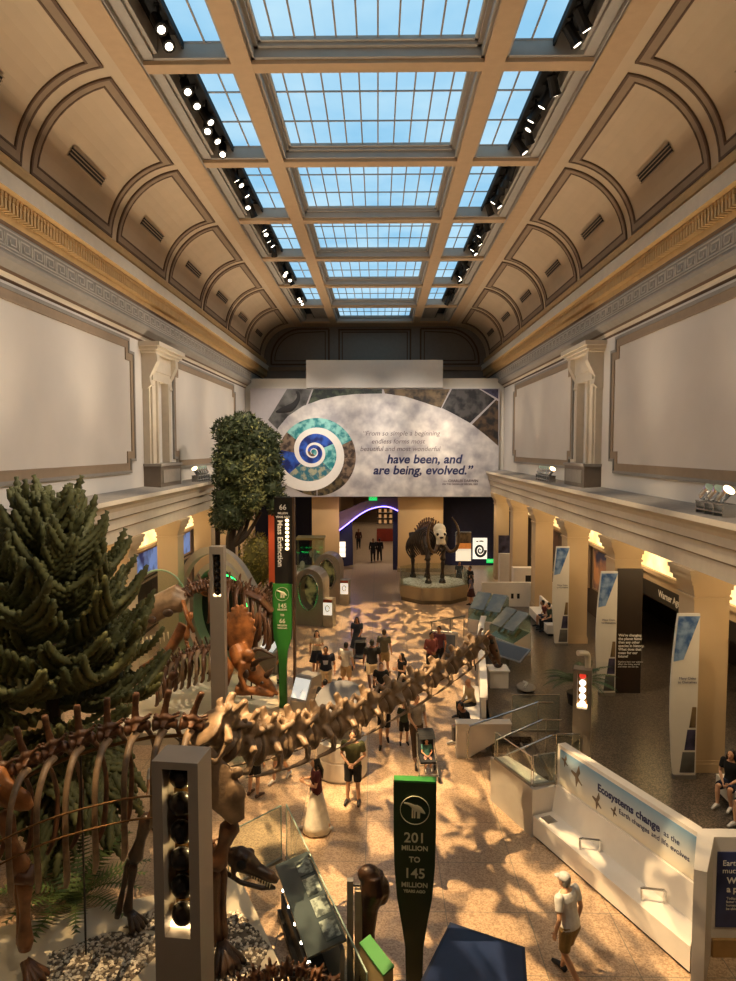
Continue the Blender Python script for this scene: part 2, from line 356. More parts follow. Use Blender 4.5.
for s_, n_ in ((-1, 'left'), (1, 'right')):
    for i in range(2, 8):
        bn = ['nearest', 'second', 'third', 'fourth', 'fifth', 'sixth'][i-2]
        cnt = [2, 6, 6, 6, 5, 3][i-2]
        for j in range(cnt):
            yy = YB[i+1]-.7-j*.72 + random.uniform(-.15, .15); xx = s_*(4.62+random.uniform(-.1, .12))
            lb = f'black track spotlight in the {n_} ceiling slot, {bn} bay from the viewer'; gp = f'spotlights in the {n_} slot, {bn} bay'
            if first: sp0.location = (xx, yy, ZC+.62); sp0['label'] = lb; sp0['group'] = gp; first = False
            else: dup(sp0, (xx, yy, ZC+.62), R(random.choice((random.uniform(-35, 35), random.uniform(60, 150)))*s_*-1+(0 if s_ < 0 else 180)), lb, gp)
# end wall of the vault, partition, box
b = MB(); b.box((-8.8, YE, 5), (8.8, YE+.3, 18.4)); struct(b.build('wall_back', mat('back_plaster_shaded', '8b8378', .8, var=.05)))  # plaster painted darker for the unlit end of the vault
b = MB()
def rect_frame(x0, x1, z0, z1, w, y, m):
    b.box((x0, y, z0), (x1, YE+.01, z0+w), m); b.box((x0, y, z1-w), (x1, YE+.01, z1), m); b.box((x0, y, z0), (x0+w, YE+.01, z1), m); b.box((x1-w, y, z0), (x1, YE+.01, z1), m)
for x0, x1 in ((-2.7, 2.7),): rect_frame(x0, x1, 14.7, 17.3, .12, YE-.06, 1); rect_frame(x0+.25, x1-.25, 14.95, 17.1, .08, YE-.05, 1)
for s_ in (-1, 1):
    for d, w in ((0, .12), (.27, .07)):
        pts = [V((s_*(3.4+d), 0, 17.3-d*.7)), V((s_*(3.4+d), 0, 14.7+d))]
        pts += [V((s_*(7.7-d), 0, 14.7+d))]+[V((s_*(5.4+(2.3-d)*math.sin(t)), 0, 15.0+(2.3-d)*math.cos(t))) for t in interp([PI/2, 0], 12)]+[pts[0]]
        for p, q in zip(pts[:-1], pts[1:]):
            t = (q-p).normalized(); nn = V((-t.z, 0, t.x))*w*.5; b.prism([V((0, YE-.06, 0))+v for v in (p-nn, p+nn, q+nn, q-nn)], (0, .08, 0), 1)
b.box((-8.4, YE-.3, 13.6), (8.4, YE, 14.4), 0); b.box((-8.4, YE-.5, 14.2), (8.4, YE, 14.45), 2)
struct(b.build('trim_back', [GREYTRIM, BROWN, TAUPE]))
PT = AY(300, 378.5, 46.).z
struct(MB().box((-8.7, 46, 5.3), (8.7, 46.3, PT)).build('wall_partition', mat('partition_paint', 'd3cbbb', .75, var=.02)))
a, c = AY(306.5, 360.5, 45.7), AY(442.5, 388, 45.7)
struct(MB().box((a.x, 45.5, c.z), (c.x, 46.3, a.z)).build('wall_box', mat('box_paint', 'd8d2c8', .75, var=.02)), 'plain pale box above the mural')
struct(MB().box((-13.5, Y0-.3, 0), (13.5, Y0, 18.4)).build('wall_front', WALLM))
struct(MB().box((-13.2, 46., 5.3), (13.2, 80, 5.6)).build('ceiling_far', BLACKM))
# niches in the clerestory wall
for s_, n_, k in ((-1, 'left', 1), (1, 'right', 2)):
    r = struct(bpy.data.objects.new(f'door_{k}', None), f'tall narrow bracketed blind doorway in the {n_} wall'); COL.objects.link(r); yc = 27.2
    b = MB()
    for d in (-1, 1): b.box((s_*8.38, yc+d*.75, 7.9), (s_*8.72, yc+d*1.15, 11.4)); b.box((s_*8.3, yc+d*.62, 7.9), (s_*8.72, yc+d*.75, 11.1)); b.box((s_*8.45, yc+d*1.15, 7.9), (s_*8.72, yc+d*1.3, 11.6))
    b.box((s_*8.34, yc-1.15, 11.1), (s_*8.72, yc+1.15, 11.45)); b.build('door_frame', CREAM, r)
    b = MB(); b.box((s_*8.6, yc-.65, 7.9), (s_*8.71, yc+.65, 11.2))
    for z in (8.1, 9.0, 10.1): b.box((s_*8.57, yc-.5, z), (s_*8.62, yc+.5, z+.8))
    b.build('door_leaf', WALLM, r)
    b = MB(); b.box((s_*8.1, yc-1.5, 12.1), (s_*8.72, yc+1.5, 12.2)); b.box((s_*8.0, yc-1.6, 12.2), (s_*8.72, yc+1.6, 12.32)); b.box((s_*7.9, yc-1.7, 12.32), (s_*8.72, yc+1.7, 12.48)); b.box((s_*8.3, yc-1.3, 11.45), (s_*8.72, yc+1.3, 12.1)); b.build('hood', CREAM, r)
    for d in (-1, 1):
        b = MB(); pr = [(8.7, 12.1), (8.12, 12.1), (8.1, 11.8), (8.25, 11.5), (8.4, 11.2), (8.35, 10.9), (8.5, 10.75), (8.7, 10.75)]
        b.prism([(s_*x, yc+d*1.0, z) for x, z in pr], (0, d*.36, 0)); b.build('bracket', CREAM, r)
    b = MB(); b.box((s_*8.05, yc-1.35, 6.98), (s_*8.72, yc+1.35, 7.85)); b.build('plinth', mat('plinth_brown', '6f6255', .6, var=.08), r)
    b = MB(); b.box((s_*8.0, yc-1.4, 7.8), (s_*8.72, yc+1.4, 7.9)); b.box((s_*8.02, yc-1.1, 7.15), (s_*8.05, yc+1.1, 7.65)); b.build('plinth_cap', GREYTRIM, r)
# ------------------------------------------------------------------ mural on the partition
def flat(px, y, th=.012):    # an outline traced on the wall plane y, given real thickness
    return [V((p.x, y, p.z)) for p in (AY(a, c, y) for a, c in px)], (0, th, 0)
YM = 45.6
mu = thing('mural', 'huge pale mural with a spiral and an evolution quotation on the far wall', 'mural', (0, 0, 0))
a, c = AY(250, 388.5, YM), AY(498.5, 497, YM)
MB().box((a.x, YM, c.z), (c.x, YM+.38, a.z)).build('backing_board', mat('mural_grey', 'b5aeae', .6, var=.03), mu)
CLOUD = two_tone('mural_cloud', 'a39d9f', 'e6dfd6', .9, .55, .35, .68, 3)
DIM = [two_tone('mural_photo_grey', '2b2a29', '7c7a76', .9, .5, .35, .65), two_tone('mural_photo_green', '15201a', '47503c', 2.2, .5), two_tone('mural_photo_ochre', '2a2119', '7d6748', 1.3, .5),
       two_tone('mural_photo_dark', '141316', '4a4644', 1.6, .5), two_tone('mural_photo_navy', '14142c', '45405a', 1.8, .5), two_tone('mural_photo_brown', '17120e', '57422e', 1.8, .5)]
dome = [(275, 452), (275.6, 445), (278, 428), (288, 416), (303, 406), (321, 399.5), (338, 396), (356, 394), (385, 393.5), (405, 396.5), (422.6, 402), (440, 408), (453, 413.5), (471.5, 424), (488, 437), (497.8, 446.5), (497.8, 496.5), (330, 496.5)]
segs = [([(268, 420), (287, 389), (312, 389), (306, 405), (288, 416), (278, 430)], 0), ([(313.5, 389), (382, 389), (382, 393.5), (356, 394), (338, 396), (321, 399.5), (315, 402), (308, 404)], 1), ([(383.5, 389), (450, 389), (441, 408), (422.6, 402), (405, 396.5), (385, 393.8)], 2),
        ([(452, 389), (479, 389), (495, 399), (470, 423), (453, 413.5), (442, 408)], 3), ([(481, 389), (498.4, 389), (498.4, 399)], 4), ([(498.4, 401), (498.4, 446), (488, 437), (472, 424.5), (496, 400)], 5)]
for i, (px, k) in enumerate(segs):
    p, e = flat(px, YM-.012); MB().prism(p, e).build('photo_segment', DIM[k], mu)
p, e = flat(dome, YM-.022, .022); MB().prism(p, e).build('pale_dome', CLOUD, mu)
# long-necked animal in the grey photograph
p = [AY(x, y, YM-.03) for x, y in ((276, 412), (283, 410), (290, 408), (295, 404), (298.5, 398), (298, 393), (296, 392.5))]
MB().tube(smooth_path(p, 4), interp([.05, .2, .26, .18, .12, .09, .08], 25), 8, flat=.15, ref=(0, 0, 1)).build('painted_animal', mat('painted_animal', '1d1b1b', .6), mu)
# the spiral disc: turns of image between turns of white
sc = AY(315.5, 453, YM); rr = 38.5/680*46.
SPM = [two_tone('spiral_teal', '1f7f86', '8fd0c8', 2.2, .5), two_tone('spiral_rock', '3a2d26', '86705c', 2.5, .5), two_tone('spiral_wood', '1f1a14', '6a5a3c', 2.5, .5), two_tone('spiral_blue', '10246b', '2e5cc0', 1.6, .5), two_tone('spiral_reef', '2d6c7c', 'a9a88c', 3.5, .5)]
SPW = mat('spiral_white', 'efe9e0', .6, var=.02)
dc_ = AY(317, 457, YM)
for i, (a0, a1, m) in enumerate(((-.05, .45, 1), (.45, 2.45, 0), (2.45, 2.95, 1), (2.95, 4.1, 3), (4.1, 4.7, 2), (4.72, 5.55, 2), (5.55, 6.23, 1))):
    d = MB(); d.prism([(dc_.x, YM-.034, dc_.z)]+[(dc_.x+rr*math.cos(t), YM-.034, dc_.z+rr*math.sin(t)) for t in interp([a0, a1], 24)], (0, .012, 0)); d.build('spiral_image', SPM[m], mu)
U38 = rr/215.
def rw(u): return 116*U38*math.exp(.15*u)
sc = AY(313.4, 452, YM)
def spiral(u0, u1, fi, fo, y, name, m, n=90):
    b = MB()
    for i in range(n):
        u, v = u0+(u1-u0)*i/n, u0+(u1-u0)*(i+1)/n
        q = [(fi(u), u), (fo(u), u), (fo(v), v), (fi(v), v)]
        b.prism([(sc.x+r*math.cos(PI/2-t), y, sc.z+r*math.sin(PI/2-t)) for r, t in q], (0, .012, 0))
    b.build(name, m, mu)
for u0, u1, m in ((-14., -5.1, 3), (-5.05, -3.9, 0), (-3.9, -2.3, 4)): spiral(u0, u1, lambda u: rw(u)*1.0, lambda u: rw(u+2*PI)*.95, YM-.046, 'spiral_image', SPM[m], 70)
spiral(-15, 4.3, lambda u: rw(u)*.86, lambda u: rw(u)*1.15, YM-.06, 'white_spiral', SPW, 170)
k = 46/680.
def wtext(body, x, y, h, m, bold=0, shear=.2, nm='lettering', al='CENTER'):
    p = AY(x, y, YM-.04); return text(body, h*k*1.16, m, mu, (p.x, YM-.035, p.z), align=al, bold=bold, shear=shear)
TG = mat('slate_lettering', '6c5f63', .6, var=0)
wtext('\u201cFrom so simple a beginning', 401, 433.5, 5.75, TG); wtext('endless forms most', 398, 441.5, 5.75, TG); wtext('beautiful and most wonderful', 400, 449, 5.75, TG)
wtext('have been, and', 424, 459.5, 10.6, DARKT, .022); wtext('are being, evolved.\u201d', 422.5, 470.5, 10.6, DARKT, .022)
wtext('\u2014 CHARLES DARWIN', 461, 481, 3., TG, .01, 0); wtext('ON THE ORIGIN OF SPECIES, 1859', 460, 484.3, 2., TG, .006, 0)
# ------------------------------------------------------------------ the hall beyond, under the mural
TAN = mat('pier_tan', 'c2a070', .7, var=.04, scale=.7)
def pier(x0, x1, yf, d, nm):
    a = AY(x0, 540, yf); c = AY(x1, 540, yf); r = thing('pier', nm, 'pier', ((a.x+c.x)/2, yf+d/2, 0)); r['kind'] = 'structure'; w = (c.x-a.x)/2
    MB().box((-w, -d/2, 0), (w, d/2, 5.35)).build('shaft', TAN, r); MB().box((-w-.04, -d/2-.04, 0), (w+.04, d/2+.04, .25)).build('base', mat('pier_base', '8f7b60', .6), r); return r
pier(398, 443, 46.35, 1.2, 'broad tan pier behind the mammoth skeleton'); pier(312, 339, 46.35, 2.5, 'tan pier left of the purple lit arch')
nb = MB(); nb.box((AY(443, 540, 49).x, 49, 0), (13.2, 49.3, 5.4)); nb.box((-13.2, 49, 0), (AY(330, 540, 49).x, 49.3, 5.4)); struct(nb.build('wall_navy', NAVY))
cw = MB(); x0, x1 = AY(340, 540, 49.3).x, AY(440, 540, 49.3).x
cw.box((x0-.3, 49.3, 0), (x0, 79, 5.4)); cw.box((x1, 49.3, 0), (x1+.3, 79, 5.4)); cw.box((x0, 78, 0), (x1, 78.3, 5.4)); struct(cw.build('wall_corridor', mat('corridor_wall', '8d7558', .7, var=.1)))
ar = thing('archway', 'low sweeping archway edged with a purple light tube', 'archway', (0, 0, 0))
ya = 46.9; lo = [(337, 532), (345, 526), (352, 520.5), (360, 514.5), (368, 510), (376, 507.5), (384, 506.5), (392, 508), (400, 512)]; hi = [(400, 497.5), (384, 497.5), (372, 499), (360, 503), (350, 508), (337, 513)]
p, e = flat(lo+hi, ya, .6); MB().prism(p, e).build('arch_band', mat('arch_band', '6d5764', .7, var=.05), ar)
MB().tube(smooth_path([AY(x, y, ya-.05) for x, y in lo], 4), .035, 6).build('light_tube', mat('purple_tube', '8d78ff', emit=5, var=0, ec='7f6cff'), ar)
p, e = flat([(339, 532), (352, 521), (353, 565), (339, 567)], ya+.2, .4); MB().prism(p, e).build('arch_foot', NAVY, ar)
p, e = flat([(393, 509), (399, 512), (399, 574), (393, 572)], ya+.2, .4); MB().prism(p, e).build('arch_foot', NAVY, ar)
pn = thing('lit_notice', 'small glowing white notice beside the purple arch', 'sign', AY(342.5, 557, ya)); MB().box((-.2, 0, .0), (.2, .12, 1.05)).build('glowing_face', mat('white_glow', 'fff0d8', emit=.9, var=0), pn)
b = MB()
for q in (.33, .68): b.box((-.2, -.01, q), (.2, 0, q+.03))
b.build('divider', DARK, pn)
def exit_sign(x, y, yy, nm):
    q = AY(x, y, yy); r = thing('exit_sign', nm, 'sign', q); MB().box((-.28, 0, -.14), (.28, .08, .14)).build('sign_box', mat('exit_green', '1fae5c', emit=1.2, var=0, ec='12b055'), r)
    text('EXIT', .2, WHITET, r, (0, -.012, 0)); MB().box((-.02, 0, .14), (.02, .06, .3)).build('bracket', DARK, r)
exit_sign(373, 498.5, 46.32, 'green exit sign over the purple arch'); exit_sign(490.5, 561, 48.9, 'green exit sign low on the navy wall')
def board(x0, y0, x1, y1, yy, m, nm, cat, frame=True, extra=None):
    a, c = AY(x0, y0, yy), AY(x1, y1, yy); r = thing('info_board', nm, cat, ((a.x+c.x)/2, yy, c.z)); w = (c.x-a.x)/2; h = a.z-c.z
    MB().box((-w, 0, 0), (w, .08, h)).build('panel_face', m, r)
    if extra: extra(r, w, h)
    return r
def ex1(r, w, h):
    MB().box((-w, -.01, h*.42), (w, 0, h*.62)).build('orange_band', mat('orange_panel', 'd8843a', .6, emit=.25, ec='d8843a'), r); MB().box((-w, -.01, h*.62), (w, 0, h)).build('picture', DIM[2], r)
board(456, 532, 471, 561, 48.9, mat('lit_board', 'e9dcc0', .6, emit=.5, ec='e9dcc0', var=.03), 'white and orange lit exhibit panel on the navy wall', 'panel', extra=ex1)
def ex2(r, w, h):
    b = MB(); pts = [(w*.72*(t/12.6+.08)*math.cos(t), -.02, h*.42+h*.3*(t/12.6+.08)*math.sin(t)) for t in interp([0, 12.6], 60)]
    b.tube(pts, interp([.03, .1], 60), 6, flat=.3, ref=(1, 0, 0)); b.build('spiral', DARK, r)
    b = MB(); b.ball((-w*.4, -.01, h*.84), (.09, .015, .05)); b.ball((w*.2, -.01, h*.85), (.18, .015, .05)); b.build('motif', DARK, r)
board(473, 538, 487, 559, 48.9, mat('lit_board2', 'f2ead8', .6, emit=.7, ec='f2ead8', var=.03), 'white lit poster with a black spiral on the navy wall', 'poster', extra=ex2)
board(421, 533, 433, 555, 46.3, DIM[5], 'dark picture panel on the broad tan pier behind the mammoth', 'panel')
q = G(497, 583, 0); o = thing('orange_post', 'tall narrow orange panel standing at the right end of the navy wall', 'panel', (AY(497, 550, 45.3).x, 45.3, 0))
MB().box((-.12, -.08, 0), (.12, .08, 4.6)).build('panel_face', mat('orange_face', 'a85a22', .5, var=.08), o); MB().box((-.2, -.15, 0), (.2, .15, .06)).build('foot', GREYMET, o)
wp = thing('display_plinth', 'white plinth with a dark picture above, right of the orange panel', 'plinth', (AY(508, 560, 42.).x, 42., 0))
MB().box((-.55, -.3, 0), (.55, .3, 2.)).build('plinth_body', WHITE, wp); MB().box((-.6, -.05, 2.), (.6, .05, 3.1)).build('picture', DIM[4], wp)
cb = thing('cabinet', 'white cabinet with a dark opening between the far right columns', 'cabinet', (AY(528, 570, 37.5).x, 37.5, 0))
b = MB(); b.box((-.85, -.3, 0), (.85, .3, 1.9)); b.build('body', WHITE, cb); MB().box((-.2, -.32, .5), (.15, -.29, 1.5)).build('opening', DARK, cb)
# shop counter, mannequin-like silhouettes far down the corridor
sh = thing('shop_counter', 'red shop counter with lit shelves far down the corridor', 'counter', (AY(392, 530, 62).x, 62, 0))
MB().box((-1.4, -.4, 0), (1., .4, 1.1)).build('counter', mat('red_counter', '8d2f1c', .5), sh)
b = MB(); [b.box((-1.4, .5, z), (1., .8, z+.06)) for z in (1.5, 2.0, 2.5, 3.)]; b.build('shelf', mat('shelf', '3a2a20', .6), sh)
[MB().box((q-.12, .5, z+.06), (q+.12, .7, z+.36)).build('carton',  mat('goods', 'd8a068', .5, emit=.4, ec='d8a068', var=.4), sh) for z in (1.5, 2.0, 2.5) for q in (-1.1, -.6, -.1, .5)]
# ------------------------------------------------------------------ aisles
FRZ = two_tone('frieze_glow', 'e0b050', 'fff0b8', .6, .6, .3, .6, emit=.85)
XA = 10.4
for s_, n_ in ((-1, 'left'), (1, 'right')):
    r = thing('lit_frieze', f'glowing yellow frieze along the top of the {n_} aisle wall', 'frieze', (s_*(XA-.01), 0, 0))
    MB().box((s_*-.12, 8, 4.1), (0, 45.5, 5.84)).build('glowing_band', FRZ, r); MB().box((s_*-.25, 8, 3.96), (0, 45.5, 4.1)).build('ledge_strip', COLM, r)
AW = mat('aisle_wall', '4a3a2c', .7, var=.2, scale=.5)
struct(MB().box((XA, Y0, .0), (XA+.2, 18, 5.85)).box((XA, 27.0, 0), (XA+.2, 46, 5.85)).box((XA, 18, 3.6), (XA+.2, 27., 5.85)).build('wall_inner_right', AW)); struct(MB().box((-XA-.2, Y0, 0), (-XA, 46, 5.85)).build('wall_inner_left', AW))
def wallboard(s_, y0, y1, z0, z1, m, nm, cat, frame=TAUPE):
    r = thing('wall_mural', nm, cat, (s_*(XA-.005), (y0+y1)/2, z0)); h = z1-z0; w = (y1-y0)/2
    MB().box((s_*-.06, -w, 0), (0, w, h)).build('picture', m, r)
    b = MB()
    for c in ((-w-.08, -w, -.08, h+.08), (w, w+.08, -.08, h+.08), (-w, w, -.08, 0), (-w, w, h, h+.08)): b.box((s_*-.1, c[0], c[2]), (0, c[1], c[3]))
    b.build('frame', frame, r); return r
PIC = [two_tone('aisle_picture_blue', '1d2c5c', 'd59a6a', .8, .5), two_tone('aisle_picture_warm', '6a4a2c', 'd8b98c', .9, .5), two_tone('aisle_picture_dark', '1c1714', '6a5040', .9, .5), two_tone('diorama_blue', '17265a', '6f8fd0', .9, .4, emit=.35)]
wallboard(1, 28.6, 31.6, 2.0, 3.8, PIC[0], 'blue and tan mural on the right aisle wall, left of the dark doorway', 'mural'); wallboard(1, 32.4, 35.5, 1.9, 3.8, PIC[1], 'warm brown mural on the right aisle wall seen past the third column', 'mural'); wallboard(1, 36.5, 44.4, 1.4, 3.8, PIC[2], 'dark mural at the far end of the right aisle', 'mural')
dr = struct(bpy.data.objects.new('door_3', None), 'wide dark doorway in the right aisle wall'); COL.objects.link(dr)
b = MB(); b.box((XA-.08, 18, 3.0), (XA+.28, 27., 3.6)); b.build('header', mat('header_brown', '1d1610', .5), dr)
b = MB(); b.box((XA-.1, 18, 3.6), (XA, 27., 3.9)); b.build('ledge', COLM, dr)
for y_ in (17.9, 26.8): b = MB(); b.box((XA-.06, y_, .6), (XA+.26, y_+.3, 3.0)); b.build('jamb', COLM, dr)
b = MB(); b.box((12.4, 23.5, .6), (12.5, 24.6, 3.)); b.build('inner_panel', mat('inner_tan', '7d5f45', .6), dr)
text('Warner Age of Humans', .34, WHITET, dr, (XA-.09, 22.6, 3.3), (PI/2, 0, -PI/2), bold=.008)
for i, y in enumerate((19.5, 25, 30.5, 36)):
    nm = ['nearest the viewer', 'second from the viewer', 'third from the viewer', 'farthest'][i]
    wallboard(-1, y-1.9, y+1.9, 2.7, 3.82, PIC[3], f'blue lit diorama window in the left aisle wall, {nm}', 'diorama'); wallboard(-1, y-1.9, y+1.9, .5, 2.4, PIC[2], f'dark exhibit panel below a diorama in the left aisle, {nm}', 'panel')
# banners beside the right-hand columns
def banner(col_y, xl, nm):
    r = thing('banner', nm, 'banner', (xl, col_y-.75, .602)); w = .52; h = 4.0
    def edge(z): return -.5*math.sin(PI*min(1, max(0, z/h)))*.25
    zs = interp([.1, h], 16); poly = [(edge(z), 0, z) for z in zs]+[(w, 0, h), (w, 0, .1)]
    MB().prism(poly, (0, .06, 0)).build('board', mat('banner_white', 'd8d4cc', .6, var=.02), r)
    MB().prism([(edge(h-.05)+.02, -.01, h-.06), (w, -.01, h-.06), (w*.3, -.01, h-1.1), (edge(h-1.1)+.02, -.01, h-1.15)], (0, .01, 0)).build('blue_corner', two_tone('banner_blue', '2a5590', '7f9cc4', 3, .5), r)
    for j, m in enumerate((DIM[0], DIM[4], DIM[2])):
        z0 = .15+j*.55; MB().prism([(.14+.1*j, -.01, z0), (w-.03, -.01, z0), (w-.03, -.01, z0+.5), (.2+.1*j, -.01, z0+.5)], (0, .01, 0)).build('photo', m, r)
    text('Many Cities\nto Ourselves', .085, DARKT, r, (w*.5, -.015, h*.6), sp=1.1); b = MB(); b.box((0, -.05, 0), (w, .12, .1)); b.build('foot', GREYMET, r)
banner(YB[3], 7.33, 'tall white banner with a blue corner beside the nearest right column'); banner(YB[4], 7.32, 'tall white banner beside the right column with the brown panel'); banner(YB[5], 7.34, 'tall white banner beside the third right column')
bp = thing('text_panel', 'tall dark brown panel with white text on the second right column', 'panel', (8.28, YB[4]-.48, .602)); MB().box((-.36, -.06, 0), (.44, 0, 4.05)).build('panel_face', mat('panel_brown', '2a1d12', .5, var=.05), bp)
text('We\u2019re changing\nthe planet faster\nthan any other\nspecies in history.\nWhat does that\nmean for our\nfuture?', .115, WHITET, bp, (-.3, -.07, 1.55), align='LEFT', bold=.003); text('Explore how our actions\naffect the living world\nand what we can do.', .08, WHITET, bp, (-.3, -.07, .95), align='LEFT')
# benches in the right aisle
def bench(x, y, L, nm, back=True):
    r = thing('bench', nm, 'bench', (x, y, .6)); MB().box((-.28, -L/2, .12), (.28, L/2, .48)).build('seat', WHITE, r); MB().box((-.2, -L/2+.05, 0), (.2, L/2-.05, .12)).build('plinth', DARK, r)
    if back: MB().box((.2, -L/2, .48), (.3, L/2, 1.0)).build('backrest', WHITE, r)
    return r
bench(7.62, 29.9, 3.4, 'white bench with a backrest between the third and fourth right columns'); bench(8.25, 14.0, 2.4, 'white bench by the nearest right column', False)
# ledge flood lights
def flood(s_, y, n, nm):
    r = thing('floodlight_rack', nm, 'light rack', (s_*7.9, y, 6.99)); b = MB(); L = n*.42
    for q in (-.14, .14):
        for z in (.08, .26): b.box((q-.02, -L/2, z), (q+.02, L/2, z+.03))
    for i in range(n+1): b.box((-.14, -L/2+i*L/n-.02, 0), (.14, -L/2+i*L/n+.02, .28))
    b.build('rack_frame', CHROME, r); MB().box((-.1, -L/2, .03), (.1, L/2, .07)).build('ballast', DARK, r)
    for i in range(n):
        yy = -L/2+(i+.5)*L/n; bb = MB(); c = V((0, yy, .48)); A = V((s_*.2, -.55, .6)).normalized()
        bb.tube([c-A*.2, c-A*.16, c+A*.06, c+A*.16], [.06, .1, .11, .15], 12); bb.box((-.015, yy-.015, .28), (.015, yy+.015, .45)); o = bb.build('lamp_head', mat('polished_steel', 'd8d8d6', .2, .9, var=.05), r)
        bb = MB(); bb.tube([c+A*.162, c+A*.17], .13, 12); bb.build('lens', LAMPW if i == 0 else GLASSE, o)
flood(1, 31.2, 6, 'rack of bright floodlights on the right ledge left of the niche'); flood(1, 15.5, 3, 'rack of steel floodlights on the right ledge nearest the viewer'); flood(-1, 31.2, 5, 'rack of floodlights on the left ledge beside the tall tree')
# ------------------------------------------------------------------ mural-side exhibits: kiosks
def tunnel_kiosk(x, y, nm, rz=0.):
    r = thing('tunnel_kiosk', nm, 'kiosk', (x, y, 0), rz); w, h, d = .72, 2.75, 1.1
    pts = [(-w, 0)]+[(w*1.0*math.cos(t), h-.75+.75*math.sin(t)) for t in interp([PI, 0], 17)]+[(w, 0)]
    ov = [(.47*math.cos(t), 1.62+.85*math.sin(t)) for t in interp([0, 2*PI], 33)[:-1]]
    b = MB(); outer = []
    for t in interp([0, 2*PI], 33)[:-1]:
        dx, dz = math.cos(t), math.sin(t); best = None
        n = len(pts)
        for i in range(n):
            (x1, z1), (x2, z2) = pts[i], pts[(i+1) % n]; ex, ez = x2-x1, z2-z1; den = dx*ez-dz*ex
            if abs(den) < 1e-9: continue
            u = ((x1)*ez-(z1-1.62)*ex)/den; v = ((x1)*dz-(z1-1.62)*dx)/den
            if u > 0 and -1e-6 <= v <= 1+1e-6 and (best is None or u < best): best = u
        outer.append((dx*best, 1.62+dz*best))
    n = 32
    for i in range(n):
        j = (i+1) % n
        b.quad((*[outer[i][0]], -d/2, outer[i][1]), (outer[j][0], -d/2, outer[j][1]), (ov[j][0], -d/2, ov[j][1]), (ov[i][0], -d/2, ov[i][1]))
        b.quad((outer[i][0], -d/2, outer[i][1]), (outer[i][0], d/2, outer[i][1]), (outer[j][0], d/2, outer[j][1]), (outer[j][0], -d/2, outer[j][1]))
        b.quad((ov[i][0], -d/2, ov[i][1]), (ov[j][0], -d/2, ov[j][1]), (ov[j][0], .3, ov[j][1]), (ov[i][0], .3, ov[i][1]))
    b.prism([(p[0], d/2-.02, p[1]) for p in pts], (0, .02, 0)); b.build('shell', mat('brushed_shell', '9a8f80', .4, .3, var=.05), r)
    MB().prism([(*[p[0]], .3, p[1]) for p in ov], (0, .02, 0)).build('window_backing', two_tone('kiosk_window', '18130e', '8d8048', 2.2, .4, emit=.25), r)
    b = MB(); b.tube([(p[0], -d/2-.02, p[1]) for p in ov]+[(ov[0][0], -d/2-.02, ov[0][1])], .05, 6); b.build('window_rim', CHROME, r)
    MB().box((w+.02, -d/2-.1, 0), (w+.5, -.1, 1.35)).build('side_stand', mat('side_stand', 'a39882', .5), r); o = MB().box((w+.05, -d/2-.14, .6), (w+.47, -d/2-.1, 1.2)).build('screen', mat('screen_white', 'f3ecd8', emit=.5, var=0), r)
    MB().box((w+.05, -d/2-.14, 1.2), (w+.47, -d/2-.1, 1.33)).build('red_strip', mat('red_strip', 'a3482c', .5), r)
    b = MB(); b.tube([(w+.26+.1*math.cos(t), -d/2-.15, .92+.14*math.sin(t)) for t in interp([0, 6.0], 16)], .015, 5); b.build('symbol', DARK, o)
tunnel_kiosk(-2.95, 32.6, 'rounded metal kiosk with an oval window, nearer of the two', R(-12)); tunnel_kiosk(-2.45, 37.2, 'rounded metal kiosk standing behind the one with the oval window', R(-8))
dc = thing('display_case', 'glass display case with pale fossils behind the metal kiosks', 'display case', (AY(311, 560, 41).x, 41, 0))
MB().box((-.8, -.6, 0), (.8, .6, 1.1)).build('plinth', WHITE, dc); MB().box((-.8, -.6, 1.1), (.8, .6, 3.0)).build('glass_box', GLASSG, dc); MB().box((-.85, -.65, 3.), (.85, .65, 3.12)).build('lid', mat('case_lid', '8b7d4c', .5), dc)
b = MB()
for i in range(7): b.ball((random.uniform(-.6, .6), random.uniform(-.3, .3), 1.35+random.random()*.8), (random.uniform(.1, .2), .1, random.uniform(.15, .3)), 8, 6)
b.build('fossil', mat('pale_fossil', 'b8b2a8', .7, var=.2), dc)
# leaning desk kiosk, round pod
q = G(300, 714); q.x += .2; r = thing('desk_kiosk', 'grey desk kiosk with a slanted white screen beside the green blade sign', 'kiosk', q, R(-28))
b = MB(); b.prism([(-.3, -.45, 0), (-.3, .45, 0), (-.3, .45, 1.25), (-.3, -.1, 1.25), (-.3, -.45, .55)], (.6, 0, 0)); b.build('body', mat('desk_grey', '9a938a', .5, .2, var=.04), r)
n0 = V((0, -.7, -.35)).normalized(); b = MB(); b.prism([(-.27, -.15, 1.2), (.27, -.15, 1.2), (.27, -.43, .64), (-.27, -.43, .64)], (0, -.03, .015)); b.build('screen', mat('desk_screen', 'e8eae2', emit=.45, var=0), r)
b = MB(); b.tube([(-.1, -.31, .93), (0, -.27, 1.0), (.1, -.33, .9), (.02, -.38, .8)], .012, 5); b.build('diagram', mat('diagram_blue', '7f93b8', .5), r)
q = G(345, 778); r = thing('round_pod', 'white cylindrical pod with a tilted grey disc top, below the long neck', 'pod', (q.x-.1, q.y+.3, 0))
MB().lathe([(.62, 0), (.62, .04), (.66, .06), (.66, .5), (.64, .52), (.64, .54), (.66, .56), (.66, .95)], n=32).build('drum', WHITE, r)
d = MB(); d.lathe([(.02, 0), (.68, 0), (.7, .03), (.68, .08), (.02, .09)], n=36); d.v = [tuple(Matrix.Translation((0, .02, 1.85)) @ Matrix.Rotation(R(32), 4, 'X') @ V(v)) for v in d.v]; d.build('disc_top', mat('disc_grey', '77777a', .6, .1, var=.05), r)
MB().lathe([(.45, .9), (.36, 1.2), (.3, 1.6), (.2, 1.84)], n=24).build('neck', GREYMET, r)
